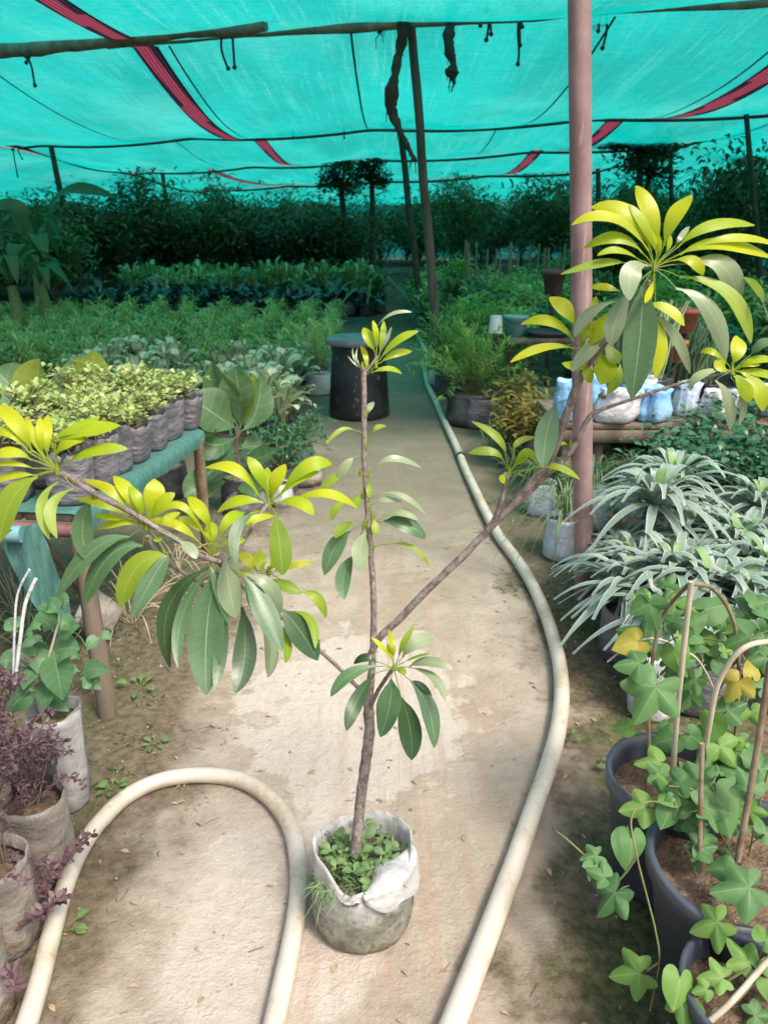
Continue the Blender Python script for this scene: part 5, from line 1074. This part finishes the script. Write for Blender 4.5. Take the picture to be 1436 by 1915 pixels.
b0 = at_z(812, 722); t = thing('white_cup', 'white plastic cup lying against the far bend of the hose', 'cup', b0); b = MB(); b.lathe([(.001, 0), (.05, 0), (.06, .15), (.055, .15), (.045, .02)], (0, 0, 0), 20); b.build('cup_body', M['whitebag'], t); b = MB(); soilmesh(b, .055, .12); b.build('soil', M['soil'], t)
cp = [plant('croton', 'croton', lambda b, s: bushy(b, s, .5, .17, 300, .085, .36, .12, 9, (0,), .055, seg=4), M['croton'], M['brownstem'], (.09, .15, M['darkbag'], 'grow_bag', .2)) for k in range(2)]
for px, py, s_, lab in ((955, 870, 1.0, 'bronze-leaved croton nearest the hose'), (985, 850, .9, 'bronze-leaved croton beside the bench leg'), (965, 820, 1.0, 'bronze-leaved croton behind the nearest one')):
    put(random.choice(cp), at_z(px, py), lab, s=s_)
for px, py, lab in ((985, 900, 'green grassy tuft between hose and bench'), (1020, 890, 'green grassy tuft under the bench corner'), (930, 850, 'green grassy tuft by the grey grow bag'), (1140, 905, 'green grassy tuft in the shade below the bench')):
    c = at_z(px, py); t = thing('grass_tuft', lab, 'grass tuft', c); b = MB()
    for k in range(60):
        q = U(0, 6.28); el = U(.3, 1.4); l = U(.12, .36); d = V((math.cos(q)*math.cos(el), math.sin(q)*math.cos(el), math.sin(el))); st = V((U(-.09, .09), U(-.09, .09), 0)); b.leaf(st, st+d*l*.55+V((0, 0, .04)), st+d*l-V((0, 0, l*.25)), .007, V((0, -.3, 1)), 0, seg=6, ncol=3, pet=0, pw=.002)
    b.build('foliage', M['grassy'], t)
# ------------------------------------------------------------------ big pots with lobed climbers
def pot(px, py, z, rad, lab, vine=None):
    q = at_z(px, py, z); t = thing('climber_pot', lab, 'potted climber', (q.x, q.y, 0)); b = MB()
    b.lathe([(.001, 0), (rad*.70, 0), (rad*.73, .01), (rad*.93, z*.86), (rad*.99, z*.87), (rad*1.0, z*.985), (rad*.99, z), (rad*.93, z), (rad*.90, z*.9), (rad*.86, z*.7)], (0, 0, 0), 56, wob=.006); b.build('pot', M['potblue'], t)
    b = MB(); rows = [[V((math.cos(2*math.pi*k/40)*rad*.9*r, math.sin(2*math.pi*k/40)*rad*.9*r, z*.80+.016*noise.noise(V((math.cos(2*math.pi*k/40)*r*4, math.sin(2*math.pi*k/40)*r*4, px))))) for k in range(40)] for r in (.001, .25, .5, .75, 1)]
    b.quadgrid(rows, [[(0, 0)]*40]*5, 0, True); b.build('soil', M['soil'], t); return t
PA = pot(1268, 1448, .30, .165, 'slate plastic pot with climbers on bamboo hoops, touching the mossy ground beside the hose')
PB = pot(1408, 1612, .31, .205, 'largest slate pot with brown soil in front of the hooped climbers')
PC = pot(1425, 1850, .27, .135, 'small slate pot nearest the camera at the corner of the view')
pd = pot(1480, 1500, .26, .14, 'slate pot almost hidden behind the largest pot at the frame edge')
OUT = {5: ((0, 1.18), (12, .96), (22, .76), (38, .58), (52, .78), (60, .92), (68, 1.0), (76, .86), (90, .68), (105, .54), (120, .64), (132, .72), (140, .74), (150, .62), (162, .36), (168, .1)), 3: ((0, 1.22), (12, 1.02), (25, .80), (46, .56), (60, .78), (75, .98), (88, .88), (105, .76), (130, .66), (150, .54), (162, .34), (168, .1)), 1: ((0, 1.22), (12, 1.02), (30, .86), (60, .76), (100, .72), (130, .64), (150, .52), (162, .34), (168, .1))}
def lobed(b, c, L, dirv, nrm, m=0, n=40, cup=.15, lob=5):
    """lobed leaf: dirv points to the tip, built as a fan with a few rings"""
    n_ = nrm.normalized(); u = (dirv - n_*dirv.dot(n_)).normalized(); v = n_.cross(u); rings = (.0, .35, .7, 1.0); rows = []; uvs = []; sk = U(-.12, .12)
    for r in rings:
        row = []; uv = []
        for k in range(n+1):
            a = -math.pi*.93 + 2*math.pi*.93*k/n
            ad = math.degrees(abs(a)); OT = OUT[lob]
            for (d0, r0), (d1, r1) in zip(OT, OT[1:]):
                if d0 <= ad <= d1: ln = lerp(r0, r1, (ad-d0)/(d1-d0)); break
            th = min(((0,), (0, 75), (0, 68, 140))[{1: 0, 3: 1, 5: 2}[lob]], key=lambda q: abs(ad-q)); dv_ = min(1, abs(math.radians(ad-th))*r*2.6)
            ln *= L*r*.62*(1+sk*math.sin(a))
            p = c + u*(math.cos(a)*ln) + v*(math.sin(a)*ln) + n_*(cup*L*r*(.35*abs(math.sin(a)) + .25*math.sin(a*3+sk*20)*r) - .13*L*r*r*(1+math.cos(a)))
            row.append(p); uv.append((.5+.5*dv_, .2+.6*r))
        rows.append(row); uvs.append(uv)
    b.quadgrid(rows, uvs, m)
def vine(owner, leaves, stems, canes=(), z=None):
    o = owner.location.copy(); b = MB(); s = MB()
    for (px, py, L, ang, y, mt, lob) in leaves:
        p = at_y(px, py, y); a = math.radians(ang); tc = (CAM-p).normalized()
        dv = V((math.cos(a), 0, math.sin(a))); nr = (tc*.75 + V((U(-.6, .6), U(-.4, .1), .5+U(-.4, .3)))).normalized(); Lm = L*.88*((p-CAM).dot(FW))/F
        lobed(b, p, Lm, dv, nr, mt, 72, U(.12, .34), lob)
        s.tube([p, p - dv*Lm*.25 - nr*.02, p - dv*Lm*.5 - nr*.035 - V((0, 0, .01))], [.0012, .0012, .0014], 5)
    for P, y in stems: s.tube(catmull([at_y(x, yy, y if not hasattr(y, '__len__') else y[i]) for i, (x, yy) in enumerate(P)], 6), .0022, 6)
    b.build('foliage', [M['vine'], M['vineY'], M['vineL']], owner, off=o); s.build('stem', M['stem'], owner, off=o)
    for P, y, r, mt in canes:
        bb = MB(); Q = catmull([at_y(x, yy, y if not hasattr(y, '__len__') else y[i]) for i, (x, yy) in enumerate(P)], 8); bb.tube(Q, r, 7, jitter=.06); bb.build('cane', M[mt], owner, off=o)
yA, yB, yC = PA.location.y, PB.location.y, PC.location.y
rv = lambda n, x0, x1, y0, y1, d0, d1, l0, l1, ms=(0, 0, 0, 2): [(U(x0, x1), U(y0, y1), U(l0, l1), U(0, 360), U(d0, d1), random.choice(ms), random.choice((5, 3, 3, 1))) for k in range(n)]
vine(PA, rv(24, 1195, 1436, 1110, 1400, 1.48, 1.66, 22, 42) + rv(12, 1190, 1430, 1120, 1330, 1.5, 1.68, 44, 84) + rv(5, 1230, 1400, 1340, 1440, 1.42, 1.55, 40, 66) + [(1205, 1195, 95, 150, 1.55, 0, 3), (1235, 1150, 80, 100, 1.6, 0, 5), (1210, 1130, 60, 60, 1.62, 2, 3), (1190, 1200, 70, 200, 1.5, 1, 1), (1275, 1180, 85, 60, 1.55, 0, 3), (1318, 1140, 80, 20, 1.58, 0, 1), (1335, 1145, 80, -20, 1.6, 0, 5), (1262, 1130, 60, 120, 1.6, 2, 3), (1225, 1285, 120, 250, 1.42, 0, 5),
          (1195, 1240, 70, 180, 1.45, 0, 3), (1260, 1215, 70, 300, 1.5, 2, 1), (1340, 1230, 70, 10, 1.55, 0, 3), (1300, 1270, 60, 200, 1.5, 0, 5), (1395, 1195, 60, 50, 1.6, 2, 5), (1415, 1130, 70, 30, 1.65, 0, 3), (1380, 1275, 70, 250, 1.5, 1, 3), (1405, 1262, 44, 80, 1.5, 1, 1), (1330, 1345, 66, 280, 1.42, 2, 1), (1345, 1395, 70, 300, 1.4, 2, 3),
          (1260, 1380, 66, 200, 1.5, 0, 1), (1290, 1375, 60, -40, 1.5, 0, 1), (1232, 1425, 66, 180, 1.4, 2, 3), (1285, 1150, 60, 40, 1.62, 0, 3), (1300, 1220, 60, 140, 1.55, 0, 5), (1360, 1330, 60, 30, 1.5, 0, 3), (1420, 1180, 66, -40, 1.6, 0, 5), (1175, 1360, 44, 180, 1.45, 2, 1), (1245, 1095, 44, 90, 1.66, 0, 3), (1430, 1230, 60, 200, 1.55, 0, 3), (1290, 1300, 50, 250, 1.5, 0, 3), (1405, 1330, 50, 300, 1.5, 2, 3), (1215, 1215, 60, 90, 1.52, 0, 5), (1320, 1200, 44, 120, 1.58, 2, 1), (1270, 1240, 60, 20, 1.5, 0, 3), (1350, 1170, 50, 90, 1.6, 2, 3)],
     [([(1220, 1420), (1205, 1320), (1225, 1220), (1240, 1130), (1290, 1090)], 1.55), ([(1300, 1430), (1320, 1340), (1350, 1280), (1400, 1200), (1436, 1180)], 1.55), ([(1258, 1420), (1270, 1300), (1262, 1200), (1215, 1150)], 1.58), ([(1330, 1440), (1390, 1330), (1385, 1220), (1300, 1190)], 1.56)],
     [([(1258, 1440), (1265, 1340), (1278, 1210), (1292, 1088)], [yA-.02, yA-.03, yA-.05, yA-.06], .0062, 'sticks'), ([(1215, 1425), (1212, 1330), (1220, 1230), (1240, 1150), (1290, 1090)], [yA+.0, yA, yA+.0, yA, yA-.05], .0042, 'sticks2'), ([(1290, 1092), (1330, 1100), (1362, 1140), (1378, 1200), (1380, 1300), (1370, 1420)], [yA-.05, yA, yA+.02, yA+.04, yA+.05, yA+.05], .0045, 'sticks2'),
      ([(1310, 1445), (1325, 1360), (1340, 1285), (1370, 1230), (1405, 1205), (1450, 1200)], [yA-.08, yA-.1, yA-.11, yA-.12, yA-.12, yA-.1], .006, 'sticks'), ([(1135, 1238), (1180, 1205), (1230, 1195), (1300, 1230), (1335, 1290)], [1.52]*5, .0022, 'sticks')])
vine(PB, rv(16, 1230, 1436, 1430, 1620, 1.22, 1.38, 22, 44) + rv(6, 1300, 1436, 1400, 1600, 1.22, 1.4, 50, 90) + rv(3, 1240, 1330, 1450, 1530, 1.28, 1.35, 50, 80) + [(1255, 1490, 84, 200, 1.3, 0, 5), (1285, 1470, 80, 60, 1.33, 0, 3), (1340, 1490, 110, 280, 1.28, 0, 1), (1310, 1465, 80, 120, 1.32, 0, 5), (1255, 1510, 66, 240, 1.28, 0, 1), (1205, 1510, 70, 190, 1.3, 2, 3), (1180, 1570, 90, 260, 1.25, 0, 1), (1315, 1570, 70, 280, 1.24, 0, 5), (1400, 1515, 60, 300, 1.3, 2, 5), (1400, 1660, 110, 190, 1.12, 0, 5), (1360, 1625, 60, 170, 1.18, 0, 1), (1420, 1440, 90, 20, 1.35, 0, 3), (1380, 1450, 70, 100, 1.36, 0, 5),
          (1150, 1670, 90, 250, 1.18, 0, 5), (1130, 1640, 50, 150, 1.2, 0, 3), (1115, 1600, 50, 200, 1.24, 0, 5), (1110, 1620, 40, 250, 1.22, 0, 3), (1195, 1820, 90, 190, 1.1, 2, 5), (1340, 1725, 90, 190, 1.06, 2, 5), (1430, 1560, 60, 30, 1.22, 0, 3), (1235, 1450, 50, 120, 1.36, 0, 3), (1280, 1535, 50, 30, 1.28, 0, 3)],
     [([(1290, 1560), (1250, 1510), (1210, 1500), (1180, 1530), (1190, 1600), (1210, 1680), (1225, 1740), (1232, 1800), (1215, 1890)], [1.3, 1.28, 1.27, 1.24, 1.2, 1.16, 1.12, 1.09, 1.08]), ([(1190, 1600), (1150, 1650), (1110, 1615), (1060, 1570), (1040, 1555)], [1.2, 1.2, 1.24, 1.28, 1.3]), ([(1370, 1600), (1330, 1530), (1300, 1480), (1250, 1470)], 1.28), ([(1400, 1600), (1420, 1500), (1436, 1440)], 1.3), ([(1232, 1800), (1210, 1815)], 1.09)],
     [([(1378, 1610), (1400, 1490), (1420, 1370), (1440, 1235)], [yB-.02, yB-.01, yB, yB+.01], .0065, 'sticks2'), ([(1308, 1590), (1310, 1480), (1312, 1390)], [yB, yB+.02, yB+.03], .005, 'sticks2')])
vine(PC, [(1270, 1830, 80, 250, .98, 2, 1), (1275, 1880, 70, 280, .96, 2, 3), (1400, 1800, 80, 100, 1.0, 2, 5), (1436, 1830, 80, -30, .98, 2, 3), (1350, 1830, 66, 170, .98, 2, 5), (1410, 1900, 60, 0, .95, 0, 5), (1320, 1850, 40, 200, .96, 2, 3), (1430, 1760, 60, 60, 1.0, 2, 3)],
     [([(1320, 1915), (1380, 1870), (1436, 1800)], [.96, .97, 1.0]), ([(1300, 1870), (1350, 1840), (1400, 1810)], .98)], [([(1300, 1930), (1360, 1880), (1440, 1790)], [.94, .95, .99], .0055, 'sticks')])
# pale bags behind the hooped pot
for x, y, r, h, mt, lab, sd in ((1212, 1330, .07, .24, 'whitebag', 'tall whitish bag of soil between the silver leaves and the hooped pot', 1.7), (1300, 1310, .11, .2, 'greybag', 'wide grey bag behind the bamboo hoop', 3.2), (1400, 1300, .12, .19, 'darkbag', 'dark bag on the ground behind the second hoop', 5.1)):
    c = at_z(x, y); t = thing('grow_bag', lab, 'bag', c); b = MB(); bagmesh(b, r, h, 0, sd, .2, .14, 1.05); b.build('sack', M[mt], t); b = MB(); soilmesh(b, r*.93, h*.88); b.build('soil', M['soil'], t)
# ------------------------------------------------------------------ beds further back
def row_fn(L, wr, n, h, e=(.3, 1.4), m=0):
    def f(b, s):
        for i in range(n):
            q = i*2.4; el = U(*e); l = L*U(.7, 1.1); d = V((math.cos(q)*math.cos(el), math.sin(q)*math.cos(el), math.sin(el))); st = V((U(-.08, .08), U(-.08, .08), h*U(.2, .7)))
            b.leaf(st, st+d*l*.55+V((0, 0, l*.08)), st+d*l-V((0, 0, l*.15)), l*wr, V((-d.x*.4, -d.y*.4-.2, 1)), m, seg=5, ncol=3, pet=.12, peak=.5)
        s.tube([V((0, 0, 0)), V((0, 0, h*.7))], .012, 6)
    return f
dk = [plant('dark_leaf_plant', 'dark-leaved plant', row_fn(.34, .34, 26, .35, (.0, 1.1)), M['darkrow'], M['brownstem'], (.11, .18, M['darkbag'], 'grow_bag', .2)) for k in range(2)]
for i in range(34):
    x = -5.6 + i*.165 + U(-.1, .1); put(random.choice(dk), (x, 14.8 + (i % 2)*.5 + U(-.1, .1), 0), 'glossy dark-leaved plant in the line behind the narrow-leaved seedling field', s=U(1.0, 1.4), group='line of dark-leaved plants')
br = [plant('cane_plant', 'cane plant', row_fn(.34, .24, 34, .55, (.3, 1.4)), M['brightrow'], M['stem'], (.11, .18, M['darkbag'], 'grow_bag', .2)) for k in range(2)]
for i in range(40):
    x = -5.4 + (i % 20)*.27 + U(-.1, .1); put(random.choice(br), (x, 16.6 + (i//20)*1.1 + U(-.3, .3), 0), 'pale striped cane plant in the block before the hedge', s=U(1.1, 1.6), group='block of striped cane plants')
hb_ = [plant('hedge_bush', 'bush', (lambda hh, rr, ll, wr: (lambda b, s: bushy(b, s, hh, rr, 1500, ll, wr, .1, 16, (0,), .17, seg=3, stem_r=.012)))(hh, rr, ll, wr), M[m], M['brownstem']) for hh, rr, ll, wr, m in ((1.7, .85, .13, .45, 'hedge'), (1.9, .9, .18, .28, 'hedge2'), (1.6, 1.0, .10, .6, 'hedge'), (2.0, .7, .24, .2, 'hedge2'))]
n = 0
for i in range(68):
    y = 20.0 + (i % 4)*3.0 + U(-1, 1); w_ = .47*y+1.5; x = lerp(-w_, 2.2 if y < 24 else w_, (i//4)/16.5) + U(-.6, .6)
    if -.6 < x - (.5) < .9 and y < 26: continue
    put(random.choice(hb_), (x, y, 0), 'dark green bush in the hedge closing the far side of the beds', s=(U(1.0, 1.5), U(1.0, 1.4), U(1.15, 1.45)*(1.28 if x > 1 else 1)), group='bushes of the far hedge')
for i in range(42):
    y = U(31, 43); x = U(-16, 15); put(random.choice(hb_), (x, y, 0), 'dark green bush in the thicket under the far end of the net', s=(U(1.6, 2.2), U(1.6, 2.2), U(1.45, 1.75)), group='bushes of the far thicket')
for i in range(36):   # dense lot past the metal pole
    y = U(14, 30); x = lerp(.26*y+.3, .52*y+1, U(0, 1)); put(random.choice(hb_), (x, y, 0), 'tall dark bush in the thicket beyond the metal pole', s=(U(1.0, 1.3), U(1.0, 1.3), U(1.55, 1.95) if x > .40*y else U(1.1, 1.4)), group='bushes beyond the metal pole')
for i in range(12):
    y = U(15, 20); x = -.50*y + U(-1.5, 1.9); put(random.choice(hb_), (x, y, 0), 'dark bush in the corner round the banana plant', s=U(.8, 1.1), group='bushes round the banana plant')
# beds to the right of the path
mx = [plant('nursery_shrub', 'young shrub', (lambda hh, rr, ll, wr: (lambda b, s: bushy(b, s, hh, rr, 420, ll, wr, .12, 9, (0,), .08, seg=4)))(*a), M[m], M['brownstem'], (.12, .18, M['darkbag'], 'grow_bag', .2)) for a, m in (((.45, .26, .09, .5), 'hedge2'), ((.6, .22, .13, .3), 'feather'), ((.4, .3, .07, .65), 'ficus'), ((.5, .25, .12, .4), 'spiky'))]
i = 0
for row in range(13):
    y = 7.6 + row*.85
    for k in range(9):
        x = 1.05 + k*.55*(1+row*.03) + U(-.15, .15) - (.25 if row > 4 else 0)
        if x > .52*y+.5 or (y < 8.2 and x < 2.0): continue
        put(random.choice(mx), (x, y+U(-.25, .25), 0), 'bagged young shrub in the mixed bed beyond the benches', s=U(.85, 1.25)*(1+row*.015), group='young shrubs of the mixed bed')
dr2 = plant('strap_plant', 'strap-leaved plant', lambda b, s: rosette(b, V((0, 0, .35)), 34, .8, .06, .2, 1.4, .3, 0, None, 7), M['hedge2'])
for px, y, lab in ((700, 13.5, 'strap-leaved plant standing by the path in front of the hedge'), (845, 12, 'strap-leaved plant just past the leaning post'), (1128, 13, 'strap-leaved plant rising just beside the metal pole'), (590, 18, 'strap-leaved plant at the edge of the cane block'), (1310, 15, 'strap-leaved plant under the round tree')):
    q = at_y(px, 520, y); put(dr2, (q.x, y, 0), lab, s=U(1.1, 1.5))
# stakes
for i in range(15):
    px = (880, 893, 912, 938, 952, 958, 990, 1008, 1022, 1030, 1042, 1055, 925, 972, 868)[i]; y = U(14.2, 16); q = at_y(px, 462+U(-14, 14), y); b = MB(); b.tube([V((q.x, y, 0)), V((q.x+U(-.05, .05), y, q.z))], .022, 6)
    tag(b.build('plant_stake', M['terra'] if i in (0, 5) else M['sticks2'], None, off=V((q.x, y, 0))), 'reddish stake standing among the shrubs beyond the path' if i in (0, 5) else 'thin brown stake standing among the shrubs beyond the path', 'stake', 'reddish stakes' if i in (0, 5) else 'brown stakes', 'thing')
# small trees under the net
def tree(px, pyc, y, cw, ch, lab, tilt=0, n=1500):
    c = at_y(px, pyc, y); t = thing('small_tree', lab, 'tree', (c.x, y, 0)); b = MB(); s = MB(); k = cw*y/F; hh = ch*y/F; zc = c.z
    s.tube(catmull([V((tilt, 0, 0)), V((tilt*.5+.05, 0, zc*.45)), V((0, 0, zc-hh*.35)), V((0, 0, zc))], 5), rlerp([.09, .075, .06, .03], 16), 8)
    cl = []
    for i in range(13):
        q = i*2.4; r = k*.5*math.sqrt((i+.5)/13); e = V((math.cos(q)*r, math.sin(q)*r, zc + hh*.5*(.9*math.cos(i*1.9)*(1-.45*(r/(k*.5))**2)))); s.tube([V((0, 0, zc-hh*.35)), e*.5+V((0, 0, zc*.5-hh*.1)), e], [.03, .02, .008], 5); cl.append(e)
    for i in range(n):
        e = random.choice(cl); p = e + V((random.gauss(0, k*.10), random.gauss(0, k*.10), random.gauss(0, hh*.15))); q = U(0, 6.28); l = U(.07, .14); d = V((math.cos(q), math.sin(q), U(-.5, .7))); b.leaf(p, p+d*l*.5, p+d*l, l*.55, V((U(-.6, .6), U(-.6, .6), 1)), 0, seg=3, ncol=3)
    b.build('crown', M['hedge'], t); s.build('trunk', M['darkwood'], t)
tree(257, 378, 21, 88, 74, 'small round-headed tree standing against the net beside the banana leaf')
tree(638, 332, 20, 66, 56, 'small tree with a loose crown in front of the far net, nearer the hedge middle', .1)
tree(695, 322, 20.6, 58, 48, 'small flat-topped tree touching the cross rope beside the path', -.05)
tree(1200, 258, 16, 122, 78, 'dark spreading tree under the eave past the metal pole', .1, 2200)
tree(1215, 305, 18, 90, 60, 'lower dark tree behind the spreading one', -.1)
# banana plants
def banana(px, py, y, h, n, L, lab, spec=None):
    q = at_y(px, py, y); t = thing('banana_plant', lab, 'banana plant', (q.x, y, 0)); b = MB(); s = MB(); s.tube([V((0, 0, 0)), V((.03, 0, h*.6)), V((0, 0, h))], [.11, .09, .06], 10)
    for i in range(n):
        a = i*2.4+.5; el = U(.3, 1.2); l = L*U(.8, 1.1); d = V((math.cos(a)*math.cos(el), math.sin(a)*math.cos(el), math.sin(el))); st = V((0, 0, h))
        b.leaf(st, st+d*l*.55+V((0, 0, .1)), st+V((d.x, d.y, d.z*.3))*l-V((0, 0, l*.2)), l*.26, V((-d.x*.4, -d.y*.4, 1)), 0, seg=12, ncol=5, pet=.12, peak=.45, wave=.2, pw=.02)
    for (bx, by_, mx_, my, tx, ty, wd) in spec or ():
        o = V((q.x, y, 0)); p0, p1, p2 = [at_y(a_, b_, y+dd)-o for a_, b_, dd in ((bx, by_, 0), (mx_, my, -.1), (tx, ty, -.3))]; b.leaf(p0, p1, p2, wd*y/F, V((0, -.6, .8)), 0, seg=14, pet=.15, peak=.45, wave=.2, pw=.02)
    b.build('foliage', M['banana'], t); s.build('trunk', M['stem'], t)
banana(62, 470, 13.5, 1.1, 7, 1.0, 'banana plant with one long leaf arching in front of the net', [(90, 440, 120, 362, 225, 372, 34), (50, 460, 20, 400, -10, 390, 60)])
banana(20, 520, 11.5, .75, 8, .9, 'low banana plant with broad drooping leaves at the edge of the seedling field')
banana(75, 520, 12.6, .7, 7, .7, 'smaller banana plant beside the long leaning post')
for o in [x for x in bpy.data.objects if x.type == 'EMPTY' and not x.parent and not x.get('label')]:
    for ch in [y for y in bpy.data.objects if y.parent == o]: bpy.data.objects.remove(ch)
    bpy.data.objects.remove(o)
